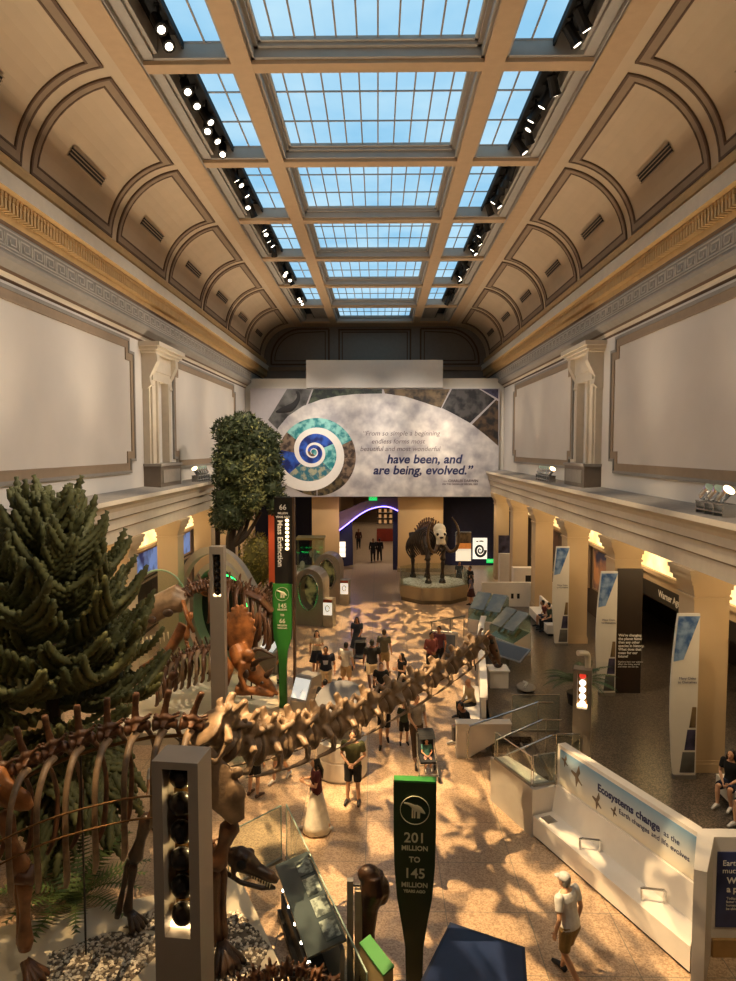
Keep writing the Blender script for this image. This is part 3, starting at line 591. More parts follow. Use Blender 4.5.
# ------------------------------------------------------------------ time pylons
def pylon(x, y, zb, w, h, s0, s1, nm, n=5, rz=0., cols=None):
    r = thing('time_pylon', nm, 'pylon', (x, y, zb), rz); d = w*.8; t = w*.22; b = MB()
    b.box((-w/2, -d/2, 0), (w/2, d/2, s0)); b.box((-w/2, -d/2, s1), (w/2, d/2, h)); b.box((-w/2, -d/2, s0), (-w/2+t, d/2, s1)); b.box((w/2-t, -d/2, s0), (w/2, d/2, s1)); b.build('post', mat('pylon_grey', '8f857a', .45, .35, var=.04), r)
    MB().box((-w/2+t, d/2-.08, s0), (w/2-t, d/2-.04, s1)).build('slot_backing', mat('slot_bronze', '6b4c24', .3, .7, var=.2), r)
    for i in range(n):
        z = s0+(s1-s0)*(i+.5)/n; rr_ = min((w/2-t)*.92, (s1-s0)/n*.46); bb = MB(); bb.ball((0, -.02, z), rr_, 12, 8)
        bb.build('sphere', cols[i] if cols else mat('sphere_dark', '1c1613', .25, .3, var=.2), r, True)
        bb = MB(); bb.tube([(rr_*math.cos(a), -.02, z+rr_*math.sin(a)*.98) for a in interp([0, 2*PI], 14)], .012, 5); bb.build('ring', CHROME, r)
    bb = MB(); bb.box((-w/2+t, -.05, s0+.01), (w/2-t, .05, s0+.05)); bb.build('slot_lamp', LAMPW, r); return r
q = AY(182, 760, 6.2); pylon(q.x, 6.2, 0, .44, q.z+.06, 3.95, 5.56, 'big grey metal pylon with a slot of dark spheres, nearest the viewer', 6, R(-6))
q = AY(217.5, 546, 19.3); pylon(q.x, 19.3, .352, .41, q.z-.352, 4.25-.352, q.z-.57, 'slim grey pylon standing in front of the ring with the green neon', 6)
red = mat('red_bead', 'c03020', emit=1., var=0); wht = mat('white_bead', 'fff2dc', emit=2., var=0)
q = AY(583, 668, 16.2); r = pylon(q.x, 16.2, .6, .42, q.z-.6, q.z-1.55, q.z-.7, 'grey pylon with red and white lights beside the fern-like cycad', 5, R(-20), [wht, wht, wht, wht, red])
MB().tube(smooth_path([(.1, .1, q.z-.7), (.1, .1, q.z-.35), (.05, .05, q.z-.25), (-.12, -.1, q.z-.22)], 5), .07, 10).build('pipe', mat('pale_pipe', 'cfc8ba', .4), r)
# ------------------------------------------------------------------ green blade signs
GREEN = mat('blade_green', '2f7a2c', .5, var=.05); GREEND = mat('blade_dark_green', '1d3312', .5, var=.06); SYM = mat('sign_symbol', 'cfd0b0', .6, var=0)
def dino_icon(r, x, z, s, y):
    b = MB(); b.tube([(x+s*math.cos(a), y, z+s*math.sin(a)) for a in interp([0, 2*PI], 33)], s*.05, 5, flat=.4, ref=(0, 1, 0)); b.build('icon_ring', SYM, r)
    b = MB(); pth = [(-.75, .5), (-.4, .42), (-.1, .25), (.1, .15), (.35, .05), (.7, -.2)]
    b.tube(smooth_path([(x+s*a, y, z+s*c) for a, c in pth], 5), [(.012, v*s) for v in interp([.05, .09, .16, .25, .2, .03], 26)], 8, ref=(0, 1, 0))
    for a in (-.15, .0, .22, .32): b.tube([(x+s*a, y, z+s*.15), (x+s*(a-.02), y, z-s*.55)], [(.01, s*.07), (.01, s*.06)], 6, ref=(0, 1, 0))
    b.build('icon_animal', SYM, r)
def blade(prof, th=.16):
    b = MB(); n = len(prof)
    poly = [(-w, 0, z) for z, w in prof]+[(w, 0, z) for z, w in reversed(prof)]; b.prism(poly, (0, th, 0)); return b
q = G(414, 1000); zt = AY(417, 783, q.y).z
r = thing('blade_sign', 'big dark green blade sign reading 201 million to 145 million years ago', 'sign', (q.x, q.y, 0)); r.rotation_euler = (0, 0, R(-4))
blade([(0, .12), (zt-2.6, .14), (zt-2.2, .2), (zt-1.8, .27), (zt-1.3, .31), (zt-.8, .32), (zt, .325)]).build('blade', GREEND, r)
MB().box((-.325, 0, zt), (.325, .16, zt+.03)).build('edge', GREEN, r)
dino_icon(r, 0, zt-.42, .22, -.01)
for s_, t_, z_ in ((.22, '201', .86), (.105, 'MILLION', 1.02), (.12, 'TO', 1.2), (.22, '145', 1.42), (.105, 'MILLION', 1.6), (.062, 'YEARS AGO', 1.7)): text(t_, s_, SYM, r, (0, -.01, zt-z_), bold=.003)
q = G(283, 708); zt = AY(283, 584, q.y).z; zt2 = AY(283, 497, q.y+.1).z
r = thing('blade_sign', 'bright green blade sign under a black mass extinction panel', 'sign', (q.x, q.y, 0)); r.rotation_euler = (0, 0, R(-3))
blade([(0, .12), (zt-2.7, .12), (zt-2.2, .16), (zt-1.8, .28), (zt-1.4, .31), (zt, .31)]).build('blade', GREEN, r)
MB().box((-.24, .03, zt), (.34, .22, zt2)).build('black_panel', DARK, r)
MB().box((.34, .03, .2), (.4, .3, zt2)).build('edge', mat('edge_brown', '4a3524', .5), r)
dino_icon(r, 0, zt-.33, .22, -.01)
for s_, t_, z_ in ((.2, '145', .72), (.08, 'MILLION', .84), (.09, 'TO', 1.02), (.2, '66', 1.22), (.08, 'MILLION', 1.36), (.06, 'YEARS AGO', 1.45)): text(t_, s_, SYM, r, (0, -.01, zt-z_), bold=.003)
for s_, t_, z_ in ((.24, '66', .33), (.085, 'MILLION', .52), (.085, 'YEARS AGO', .64)): text(t_, s_, WHITET, r, (.04, .02, zt2-z_), bold=.003)
text('Mass Extinction', .24, WHITET, r, (-.06, .02, zt2-1.5), (PI/2, PI/2, 0), bold=.004)
for i in range(8):
    b = MB(); b.ball((.18, .0, zt2-.75-i*.13), (.06, .03, .05), 8, 6); b.build('light_bead', LAMPW, r)
# ------------------------------------------------------------------ ring with green neon
rc = AY(232, 612, 27.5); rg = thing('ring_portal', 'big upright grey ring with a dark inner disc and green neon arcs', 'ring', (rc.x-.3, 27.5, 0.)); rg.rotation_euler = (0, 0, R(-40)); RC = rc.z
def ringm(ro, ri, y0, y1, zc):
    b = MB(); n = 56; P_ = lambda r_, i, y: (r_*math.cos(2*PI*i/n), y, zc+r_*math.sin(2*PI*i/n))
    for i in range(n): b.quad(P_(ro, i, y0), P_(ro, i+1, y0), P_(ri, i+1, y0), P_(ri, i, y0)); b.quad(P_(ro, i, y1), P_(ri, i, y1), P_(ri, i+1, y1), P_(ro, i+1, y1)); b.quad(P_(ro, i, y0), P_(ro, i, y1), P_(ro, i+1, y1), P_(ro, i+1, y0)); b.quad(P_(ri, i, y0), P_(ri, i+1, y0), P_(ri, i+1, y1), P_(ri, i, y1))
    return b
RINGM = mat('ring_grey', 'b8b0a2', .5, .1, var=.05)
ringm(2.75, 2.45, -.5, -.25, RC).build('outer_ring', RINGM, rg); ringm(2.1, 1.85, -.25, .35, RC).build('inner_ring', RINGM, rg)
MB().prism([(1.86*math.cos(2*PI*i/48), .2, RC+1.86*math.sin(2*PI*i/48)) for i in range(48)], (0, .1, 0)).build('dark_disc', mat('disc_black', '0a0909', .4, var=.1), rg)
NEON = mat('green_neon', '30e070', emit=5, var=0, ec='20e060')
for ro, a0, a1 in ((1.35, .0, 1.9), (1.6, .0, 1.5)):
    MB().tube([(ro*math.cos(t), .12, RC+.15+ro*math.sin(t)) for t in interp([a0, a1], 16)], .03, 6).build('neon_arc', NEON, rg)
b = MB(); b.ball((-1.1, 0, RC+.9), .42, 16, 10); b.build('globe', two_tone('globe_rust', '5a2a16', 'b0683c', 3, .5), rg, True)
b = MB(); b.box((-1.2, -.6, 0), (1.2, .45, max(.1, RC-2.7))); b.build('base', GREYMET, rg)
q = G(258, 632, .35); nl = thing('neon_strip', 'straight green neon strip low beside the ring', 'light', (q.x, q.y, 0)); MB().tube([(-.9, 0, .6), (.9, -.3, .6)], .035, 6).build('light_tube', NEON, nl); MB().box((-.95, -.4, 0), (.95, .1, .55)).build('base', GREYMET, nl)
gp = thing('glass_arc_case', 'green edged curved glass pane behind the skull with fangs', 'glass', AY(160, 620, 25.5)); gp.location.z = 0
zt = AY(160, 570, 25.5).z; b = MB(); b.prism([(.9*math.cos(t)*1.1, 0, zt-1.1+1.1*math.sin(t)) for t in interp([0, PI], 18)]+[(-.99, 0, 0), (.99, 0, 0)], (0, .05, 0)); b.build('pane', GLASSM, gp)
b = MB(); b.tube([(.99*math.cos(t), 0, zt-1.1+1.1*math.sin(t)) for t in interp([0, PI], 18)], .035, 6); b.build('edge', mat('pale_green_edge', '8fae8c', .3), gp)
op = thing('orange_banner', 'narrow orange exhibit panel beside the black mass extinction panel', 'panel', (AY(273, 560, 31).x, 31, 0)); MB().box((-.2, 0, 1.), (.2, .1, AY(273, 515, 31).z)).build('panel_face', mat('orange_sign', 'c8502a', .5, var=.05, emit=.2, ec='c8502a'), op); MB().box((-.25, -.05, 0), (.25, .2, 1.)).build('stand', WHITE, op)
wd = thing('display_desk', 'white display desk with lit pages right of the ring', 'desk', (-4.1, 25.7, 0)); wd.rotation_euler = (0, 0, R(-35)); b = MB(); b.prism([(-.8, -.3, 0), (-.8, .3, 0), (-.8, .3, 1.2), (-.8, -.3, .8)], (1.6, 0, 0)); b.build('desk', GREYMET, wd)
for i in range(3): b = MB(); b.prism([(-.7+i*.5, -.29, .83), (-.32+i*.5, -.29, .83), (-.32+i*.5, .24, 1.18), (-.7+i*.5, .24, 1.18)], (0, -.01, .02)); b.build('lit_page', mat('lit_page', 'e8ede8', .5, emit=.35, var=.05), wd)
# ------------------------------------------------------------------ dinosaur platform, railings, cases near the viewer
STONE = mat('platform_stone', 'cabfa8', .6, var=.05, scale=1.5)
pl = thing('exhibit_platform', 'low pale stone platform with gravel beds under the long-necked skeleton', 'platform')
MB().prism([(-9.8, 8.2, 0), (-.95, 8.2, 0), (-1.0, 9.6, 0), (-2.45, 12.55, 0), (-3.0, 12.1, 0), (-9.8, 9.6, 0)], (0, 0, .4)).build('platform_base', STONE, pl)
GRAVEL = two_tone('gravel', '5f564c', 'cabfae', 16, .8, .1, .5, vor=True)
def gravel(poly, n):
    b = MB(); b.prism([(x, y, .4) for x, y in poly], (0, 0, .012)); o = b.build('gravel_bed', mat('gravel_ground', '6a5f52', .9), pl)
    st = MB(); xs = [p[0] for p in poly]; ys = [p[1] for p in poly]; c = 0
    def inside(x, y):
        r = False; m = len(poly)
        for i in range(m):
            (x1, y1), (x2, y2) = poly[i], poly[i-1]
            if (y1 > y) != (y2 > y) and x < (x2-x1)*(y-y1)/(y2-y1)+x1: r = not r
        return r
    while c < n:
        x, y = random.uniform(min(xs), max(xs)), random.uniform(min(ys), max(ys))
        if inside(x, y): st.ball((x, y, .415), (random.uniform(.02, .045), random.uniform(.02, .045), .022), 5, 3, random.choice((0, 0, 1, 2))); c += 1
    g = st.build('gravel', [mat('pebble_pale', 'e2d8c6', .7), mat('pebble_grey', 'b3a794', .7), mat('pebble_dark', '5c5246', .7)], pl); g['kind'] = 'stuff'
gravel([(-5.0, 10.35), (-4.2, 10.85), (-3.1, 10.75), (-3.6, 9.6), (-4.7, 9.2)], 900)
gravel([(-4.05, 10.95), (-3.6, 11.5), (-3.15, 11.6), (-3.0, 10.85)], 250); gravel([(-2.85, 11.05), (-2.2, 11.4), (-1.5, 10.55), (-1.75, 9.5), (-2.85, 9.4)], 900)
# glass barrier
def glasspane(p, q, z0, z1, nm, cat='railing', rail=False, label=None):
    p, q = V((*p, z0)), V((*q, z0)); r = thing('glass_panel_barrier', label or nm, cat, p); d = q-p; n = V((-d.y, d.x, 0)).normalized()*.012; h = V((0, 0, z1-z0))
    MB().prism([-n, d-n, d+n, n], h).build('pane', GLASSM, r); t = .014
    b = MB(); b.tube([h, h+d], t, 6); b.tube([V((0, 0, .02)), h], t*.8, 6); b.tube([d+V((0, 0, .02)), d+h], t*.8, 6); b.build('edge', GLASSE if not rail else CHROME, r)
    b = MB(); b.prism([-n*2.5, d-n*2.5, d+n*2.5, n*2.5], (0, 0, .05)); b.build('shoe', GREYMET, r); return r
glasspane((-2.62, 12.55), (-1.74, 13.54), 0, 1.15, '', label='clear glass barrier pane behind the hanging skull, the farther one'); glasspane((-1.64, 13.6), (.1, 9.1), 0, 1.15, '', label='long clear glass barrier pane running toward the viewer beside the lit case')
# long low lit case
c0 = V((-1.32, 11.94, 0)); c1 = V((-.5, 9.72, 0)); d = (c1-c0); ang = math.atan2(d.y, d.x)
r = thing('lit_case', 'long low dark case with a glass top and small bright lamps inside', 'display case', c0, ang); L_ = d.length
MB().box((0, -.27, 0), (L_, .27, .12)).build('plinth', DARK, r); MB().box((.0, .2, .12), (L_, .27, .95)).build('back_panel', mat('case_grey', '6f7678', .4, .4, var=.04), r); MB().box((0, -.2, .12), (L_, -.15, .4)).build('front_panel', DARK, r)
b = MB(); b.prism([(0, -.3, .92), (L_, -.3, .92), (L_, .3, 1.06), (0, .3, 1.06)], (0, 0, .04)); b.build('glass_top', mat('case_top', '434e50', .2, .2, var=.06), r)
for i in range(4): b = MB(); b.prism([(.15+i*.55, .02, 1.038), (.6+i*.55, .02, 1.038), (.6+i*.55, .26, 1.094), (.15+i*.55, .26, 1.094)], (0, 0, .006)); b.build('label_plate', two_tone('case_labels', '3c4644', '93a098', 9, .4), r)
for i in range(5): b = MB(); b.ball((.3+i*.45, -.22, .66), .03, 8, 6); b.build('lamp', LAMP, r)
for i in range(4): b = MB(); b.tube([(.4+i*.45, -.1, .14), (.4+i*.45, -.05, .3)], [.12, .05], 8); b.build('specimen', mat('specimen', '4a3a2c', .6), r)
light('POINT', 'case_lamp', c0+d*.5+V((-.1, -.05, .6)), 6, (1, .85, .65), shadow_soft_size=.05) if False else None
# femur on its posts
r = thing('femur_cast', 'dark brown upright thigh bone cast on grey posts', 'fossil cast', (.05, 10.2, 0))
b = MB(); b.box((-.28, .0, 0), (-.18, .1, 1.75)); b.build('post', GREYMET, r); b = MB(); b.box((-.16, -.02, 0), (-.04, .1, 1.6)); b.build('post', mat('pale_post', 'a39680', .5), r); b = MB(); b.tube([(-.2, .05, 1.66), (.02, .05, 1.66)], .02, 8); b.build('clamp', DARK, r)
b = MB(); b.tube([(.04, .05, .02), (.04, .05, .3), (.05, .05, .9), (.08, .05, 1.3), (.14, .05, 1.6), (.12, .05, 1.85)], [.18, .13, .11, .14, .22, .18], 14); b.ball((.06, .05, 1.84), (.18, .15, .15), 14, 10); b.ball((.26, .05, 1.58), (.14, .12, .24), 12, 8)
BRONZE = mat('bronze_bone', '3a2618', .38, .25, var=.3, scale=7, bump=.3, bscale=30); link('bone', b.union(.02), BRONZE, r)
# green edged board, navy slanted kiosk
q = G(392, 985); r = thing('slanted_board', 'small beige slanted board with a green edge beside the big blade sign', 'board', (.25, 9.6, 0), R(-60))
MB().prism([(-.35, -.1, 0), (-.35, .06, 0), (-.35, .06, 1.05), (-.35, -.1, .98)], (.7, 0, 0)).build('body', mat('board_beige', '9d8c66', .6), r); MB().prism([(-.36, -.11, .985), (.36, -.11, .985), (.36, .07, 1.055), (-.36, .07, 1.055)], (0, 0, .03)).build('green_top', mat('board_green', '37803a', .5, var=.05), r)
tl, tr, br, bl = [G(*p, 1.1) for p in ((450, 922), (525, 947))]+[V((2.2, 8.2, .95)), V((.45, 8.3, .95))]
r = thing('navy_kiosk', 'navy blue box kiosk with a sloping top at the bottom of the view', 'kiosk', (1.6, 9.2, 0)); o_ = V((1.6, 9.2, 0)); b = MB(); top = [v-o_ for v in (tl, tr, br, bl)]; bot = [V((v.x*.96, v.y*.96, 0)) for v in top]
b.add(bot+top, [(3, 2, 1, 0), (4, 5, 6, 7), (0, 1, 5, 4), (1, 2, 6, 5), (2, 3, 7, 6), (3, 0, 4, 7)]); b.build('cabinet', mat('navy_cabinet', '1c2338', .35, .2, var=.06), r)
b = MB(); c_ = sum(top, V())/4; b.add([c_+(v-c_)*.93+V((0, 0, .012)) for v in top]+[c_+(v-c_)*.93-V((0, 0, .05)) for v in top], [(0, 1, 2, 3), (0, 4, 5, 1), (1, 5, 6, 2), (2, 6, 7, 3), (3, 7, 4, 0)]); b.build('top_panel', mat('navy_top', '1d2a4c', .3, .1, var=.08), r)
# ------------------------------------------------------------------ right side: bench wall with the ecosystems poster
p0 = V((3.64, 14.4, 0)); p1 = V((5.28, 10.5, 0)); dv = (p1-p0); Lb = dv.length; ang = math.atan2(dv.y, dv.x); Lw = Lb-.48
r = thing('poster_wall', 'long white wall bench carrying the blue ecosystems poster', 'bench wall', p0, ang)
def slab(y0, y1, z0, z1, x0=0.): b = MB(); e = lambda y: Lb-.02-y*.7; return b.prism([(x0, y0, z0), (e(y0), y0, z0), (e(y1), y1, z0), (x0, y1, z0)], (0, 0, z1-z0))
slab(0, .62, .08, .5).build('seat', WHITE, r); slab(.06, .6, 0, .08, .05).build('plinth', DARK, r)
b = MB(); b.prism([(-.02, .5, .5), (-.02, .62, 1.08), (-.02, .66, 1.08), (-.02, .66, .5)], (Lw+.08, 0, 0)); b.build('backrest', WHITE, r)
slab(.66, .86, 0, 1.98, -.05).build('wall_panel', WHITE, r)
def sky_poster():
    m = mat('poster_sky', '9fb6c4', .45, var=0); nt = m.node_tree; b_ = nt.nodes['Principled BSDF']; tc = nt.nodes.new('ShaderNodeTexCoord'); sx = nt.nodes.new('ShaderNodeSeparateXYZ'); r_ = nt.nodes.new('ShaderNodeValToRGB')
    e = r_.color_ramp.elements; e[0].position = 0; e[0].color = lin('e2d8c2')+(1,); e[1].position = 1; e[1].color = lin('6f98b8')+(1,)
    nt.links.new(tc.outputs['Generated'], sx.inputs[0]); nt.links.new(sx.outputs[2], r_.inputs[0]); nt.links.new(r_.outputs[0], b_.inputs['Base Color']); return m
b = MB(); b.box((.05, .645, 1.12), (Lw-.03, .662, 1.9)); b.build('poster', sky_poster(), r)
FR = (PI/2, 0, 0)
text('Ecosystems change', .213, DARKT, r, (2.08, .64, 1.62), FR, bold=.006); text('as the', .15, DARKT, r, (3.17, .64, 1.6), FR); text('Earth changes and life evolves', .142, DARKT, r, (2.72, .64, 1.43), FR)
BIRD = mat('painted_flyer', '6a5b4c', .6, var=.2, scale=12)
for i, (x, z, s) in enumerate(((.2, 1.72, .15), (.58, 1.56, .26), (1.22, 1.33, .2), (1.72, 1.36, .12))):
    b = MB(); b.tube([(x-s*.5, .637, z+s*.15), (x, .637, z), (x+s*.8, .637, z-s*.5)], [(.008, s*.1), (.008, s*.2), (.008, s*.05)], 8, ref=(0, 1, 0)); b.prism([(x, .634, z), (x+s*.4, .634, z+s*.95), (x+s*.55, .634, z+s*.4), (x+s*.3, .634, z-s*.05)], (0, .01, 0)); b.prism([(x-s*.05, .634, z), (x+s*.1, .634, z-s*.95), (x+s*.32, .634, z-s*.3), (x+s*.2, .634, z)], (0, .01, 0)); b.build('painted_flyer', BIRD, r)
for x in (1.4, 3.05):
    b = MB(); b.tube([(x, .12, .5), (x-.02, .12, .72), (x+.02, .14, .74), (x+.2, .42, .74), (x+.22, .44, .72), (x+.2, .42, .5)], .022, 8); b.build('arm_loop', CHROME, r)
b = MB(); b.box((.12, .1, .5), (.4, .34, .508)); b.build('plaque', CHROME, r)
# end fin and the notice beside it that faces the viewer
r = thing('notice_wall', 'white framed dark blue notice at the right edge, beyond the end fin', 'notice', (5.7, 11.0, 0))
f0 = V((5.7, 11.0, 0)); b = MB(); b.prism([V(p)-f0 for p in ((5.1, 10.12, 0), (5.27, 10.05, 0), (5.84, 11.0, 0), (5.84, 11.25, 0), (5.68, 11.25, 0))], (0, 0, 2.05)); b.build('end_fin', WHITE, r)
MB().box((.14, 0, 0), (2.6, .25, 2.05)).build('wall_panel', WHITE, r); MB().box((.2, -.02, .5), (2.5, 0, 1.8)).build('notice_face', two_tone('notice_blue', '232a4c', '3a4470', 1.2, .4, .4, .6), r)
text('Earth\u2019s climate is\nmuch hotter. So', .13, WHITET, r, (.28, -.03, 1.55), FR, align='LEFT'); text('Why is this\na problem?', .15, WHITET, r, (.36, -.03, 1.24), FR, bold=.004, align='LEFT'); text('Today, climate change is happening\nfaster than it has in the past, due to\nhuman activity. Many species may not\nbe able to adapt in time.', .06, WHITET, r, (.36, -.03, .92), FR, align='LEFT')
MB().box((.15, -.06, 0), (2.6, 0, .3)).build('kick_plate', mat('kick_tan', 'a8834f', .6), r)
# low white corner wall with glass above
r = thing('corner_wall', 'low white corner wall topped with glass, between the stair and the poster wall', 'wall unit', (0, 0, 0)); a = [V((2.97, 15.99, 0)), V((3.62, 14.42, 0)), V((4.2, 14.66, 0)), V((3.4, 16.1, 0))]
b = MB(); b.prism(a, (0, 0, 1.05)); b.prism([V((2.97, 15.99, 0)), V((3.62, 14.42, 0)), V((3.66, 14.44, 0)), V((3.02, 16.0, 0))], (0, 0, 1.08)); b.build('wall_body', WHITE, r)
glasspane((3.05, 15.85), (3.62, 14.55), 1.08, 1.75, '', rail=True, label='glass guard panel along the left edge of the low white corner wall'); glasspane((3.66, 14.55), (4.18, 14.72), 1.08, 1.78, '', rail=True, label='glass guard panel on the low corner wall, next to the poster wall')
# stairs
STEP = mat('stair_stone', '3f3831', .5, var=.1)
r = thing('stair', 'short dark stair up to the raised floor with pale nosings', 'stairs', (0, 0, 0))
for i, x in enumerate((3.42, 3.78, 4.14)):
    MB().box((x, 16.3, 0), (4.46, 18.2, .15*(i+1)-.002)).build('step', STEP, r); MB().box((x, 16.3, .15*(i+1)-.002), (x+.05, 18.2, .15*(i+1)+.006)).build('nosing', mat('nosing', '8f8370', .5), r)
r = thing('stair_wall', 'white triangular stair cheek behind the steps', 'wall unit', (0, 0, 0)); MB().prism([(2.42, 18.22, 0), (2.42, 18.22, .92), (3.9, 18.22, .92), (3.9, 18.22, .72), (2.75, 18.22, 0)], (0, .3, 0)).build('cheek', WHITE, r); MB().box((2.4, 18.2, .92), (3.92, 18.55, .97)).build('cap', WHITE, r)
def handrail(pts, posts, nm):
    r = thing('handrail', nm, 'handrail', (0, 0, 0)); b = MB(); b.tube(pts, .024, 8); b.build('rail', CHROME, r)
    for p, z0 in posts: b = MB(); b.tube([(p[0], p[1], z0), p], .018, 8); b.build('post', CHROME, r)
handrail([(2.7, 18.1, .7), (2.75, 18.1, .95), (4.6, 18.1, 1.62), (5.0, 18.1, 1.62)], [((2.7, 18.1, .8), .0), ((4.6, 18.1, 1.6), .6)], 'steel handrail along the white stair cheek'); handrail([(3.3, 17.2, .95), (4.5, 17.2, 1.5), (5.0, 17.2, 1.5)], [((3.35, 17.2, .98), 0.), ((4.6, 17.2, 1.5), .6)], 'steel handrail in the middle of the dark stair'); handrail([(3.3, 16.25, .95), (4.5, 16.25, 1.5), (5.1, 16.25, 1.5)], [((3.4, 16.25, 1.0), 0.), ((5.0, 16.25, 1.5), .6)], 'steel handrail next to the low white corner wall')
glasspane((4.0, 18.6), (5.3, 18.6), .6, 1.65, '', rail=True, label='glass guard panel at the head of the stair, the farther one'); glasspane((4.55, 16.0), (5.1, 16.0), .6, 1.65, '', rail=True, label='glass guard panel at the head of the stair, the nearer one')
# curved wall and bench at the edge of the raised floor
def ribbon(path, off0, off1, z0, z1):
    b = MB(); path = smooth_path([(x, y, 0) for x, y in path], 8); secs = []
    for i, p in enumerate(path):
        t = (path[min(i+1, len(path)-1)]-path[max(i-1, 0)]).normalized(); n = V((-t.y, t.x, 0)); secs.append([p+n*off0+V((0, 0, z0)), p+n*off1+V((0, 0, z0)), p+n*off1+V((0, 0, z1)), p+n*off0+V((0, 0, z1))])
    return b.loft(secs)
cpath = [(3.15, 18.6), (3.45, 20.6), (3.7, 22.6), (3.95, 24.6), (4.3, 26.6), (4.6, 27.9)]
r = thing('curved_wall', 'curved white exhibit wall edging the raised floor, with a bench along it', 'wall unit', (0, 0, 0))
ribbon(cpath, -.12, .02, 0, 1.5).build('wall_skin', WHITE, r); ribbon(cpath, -.16, .06, 1.5, 1.56).build('top_rail', mat('rail_white', 'e2ddd4', .4, var=.02), r); ribbon(cpath[:3], .04, .55, .1, .46).build('bench_seat', WHITE, r); ribbon(cpath[:3], .08, .48, 0, .1).build('bench_plinth', DARK, r)
for x, y in ((3.62, 22.9), (3.66, 23.5)): b = MB(); b.ball((x-.03, y, 1.0), (.03, .05, .12), 8, 5); b.build('socket_plate', DARK, r)
pw = thing('low_wall', 'long low white wall closing the far end of the raised floor', 'wall unit', (0, 33.75, 0)); MB().box((5.45, -.1, 0), (10.15, .12, 1.8)).build('wall_body', WHITE, pw)
for x in (6.9, 7.2): MB().box((x, -.12, 1.0), (x+.12, -.1, 1.25)).build('socket_plate', DARK, pw)
# slanted glass cases standing on the raised floor
def slant_case(x, y, rz, w, nm, z=.6):
    r = thing('slanted_case', nm, 'display case', (x, y, z), rz); b = MB(); b.prism([(-w, -.45, 0), (-w, .45, 0), (-w, .45, .9), (-w, -.45, .55)], (2*w, 0, 0)); b.build('plinth', WHITE, r)
    b = MB(); b.prism([(-w, -.42, .57), (-w, .42, .9), (-w, .42, 1.55), (-w, -.42, .95)], (2*w, 0, 0)); b.build('glass_box', GLASSG, r)
    for i in range(2):
        b = MB(); x0 = -w+.05+i*w; b.prism([(x0, -.38, 1.0), (x0+w-.1, -.38, 1.0), (x0+w-.1, .4, 1.58), (x0, .4, 1.58)], (0, -.02, .03)); b.build('lit_label', two_tone('case_picture', '6a6c66', '8d8b78', 1.2, .3, emit=.1), r)
    b = MB()
    for i in range(4): b.tube([(-w+.2+i*w*.45, -.15, .72), (-w+.25+i*w*.45, .1, 1.0)], [.05, .08], 8)
    b.build('specimen', mat('case_bone', 'a89878', .6, var=.2), r); return r
slant_case(5.0, 28.9, R(-35), .75, 'slanted glass case with lit labels at the far end of the curved wall'); slant_case(5.35, 26.0, R(-60), .7, 'slanted glass case behind the head of the long neck')
for i, (x, y, nm) in enumerate(((4.25, 22.3, 'white square pedestal with a small dark model on the raised floor'), )):
    r = thing('pedestal', nm, 'pedestal', (x, y, .6)); MB().box((-.3, -.3, 0), (.3, .3, .55)).build('column', WHITE, r); MB().box((-.34, -.34, .55), (.34, .34, .6)).build('top', WHITE, r); b = MB(); b.ball((0, 0, .66), (.14, .08, .06)); b.ball((.12, .03, .7), (.05, .04, .05)); b.build('model', BRONZE, r)
r = thing('tilted_frame', 'tilted glass framed panel lying on the raised floor beside the long neck', 'frame', (4.9, 24.4, .6), R(-50)); b = MB(); b.prism([(-.9, -.3, .35), (.9, -.3, .35), (.9, .3, .7), (-.9, .3, .7)], (0, 0, .04)); b.build('frame', GREYMET, r); b = MB(); b.prism([(-.82, -.25, .42), (.82, -.25, .42), (.82, .25, .71), (-.82, .25, .71)], (0, 0, .012)); b.build('glass_pane', mat('dark_pane', '5a5d60', .45, .2, var=.05), r); MB().box((-.1, -.1, 0), (.1, .1, .5)).build('stand', GREYMET, r)
q = G(526, 690, .6); r = thing('oval_cast', 'small oval pale cast lying on the dark raised floor', 'cast', (q.x, q.y, .6)); b = MB(); b.ball((0, 0, .1), (.3, .42, .1), 16, 8); b.build('slab', mat('oval_slab', '7a7266', .6, var=.1), r); b = MB(); b.tube(smooth_path([(-.1, -.25, .19), (0, -.05, .21), (.05, .1, .2), (-.03, .26, .19)], 4), .04, 6); b.build('fossil', mat('pale_fossil', 'b8b2a8', .7, var=.2), r)
r = thing('screen_frame', 'blue grey screen in a white frame left of the curved wall', 'screen', (2.9, 26.4, 0), R(-20)); MB().box((-.5, -.05, 0), (.5, .05, 1.3)).build('frame', WHITE, r); MB().box((-.42, -.07, .15), (.42, -.05, 1.2)).build('screen_face', mat('screen_blue', '65707e', .3, var=.08), r)
r = thing('ramp_rail', 'slim grey ramp rail left of the far slanted case', 'handrail', (3.4, 29.2, 0)); b = MB(); b.tube([(-.9, -.6, 1.1), (.7, .5, 1.1)], .03, 8); b.build('rail', GREYMET, r)
for t in (-.85, 0, .65): b = MB(); b.tube([(t, t*.69, 0), (t, t*.69, 1.1)], .02, 6); b.build('post', GREYMET, r)
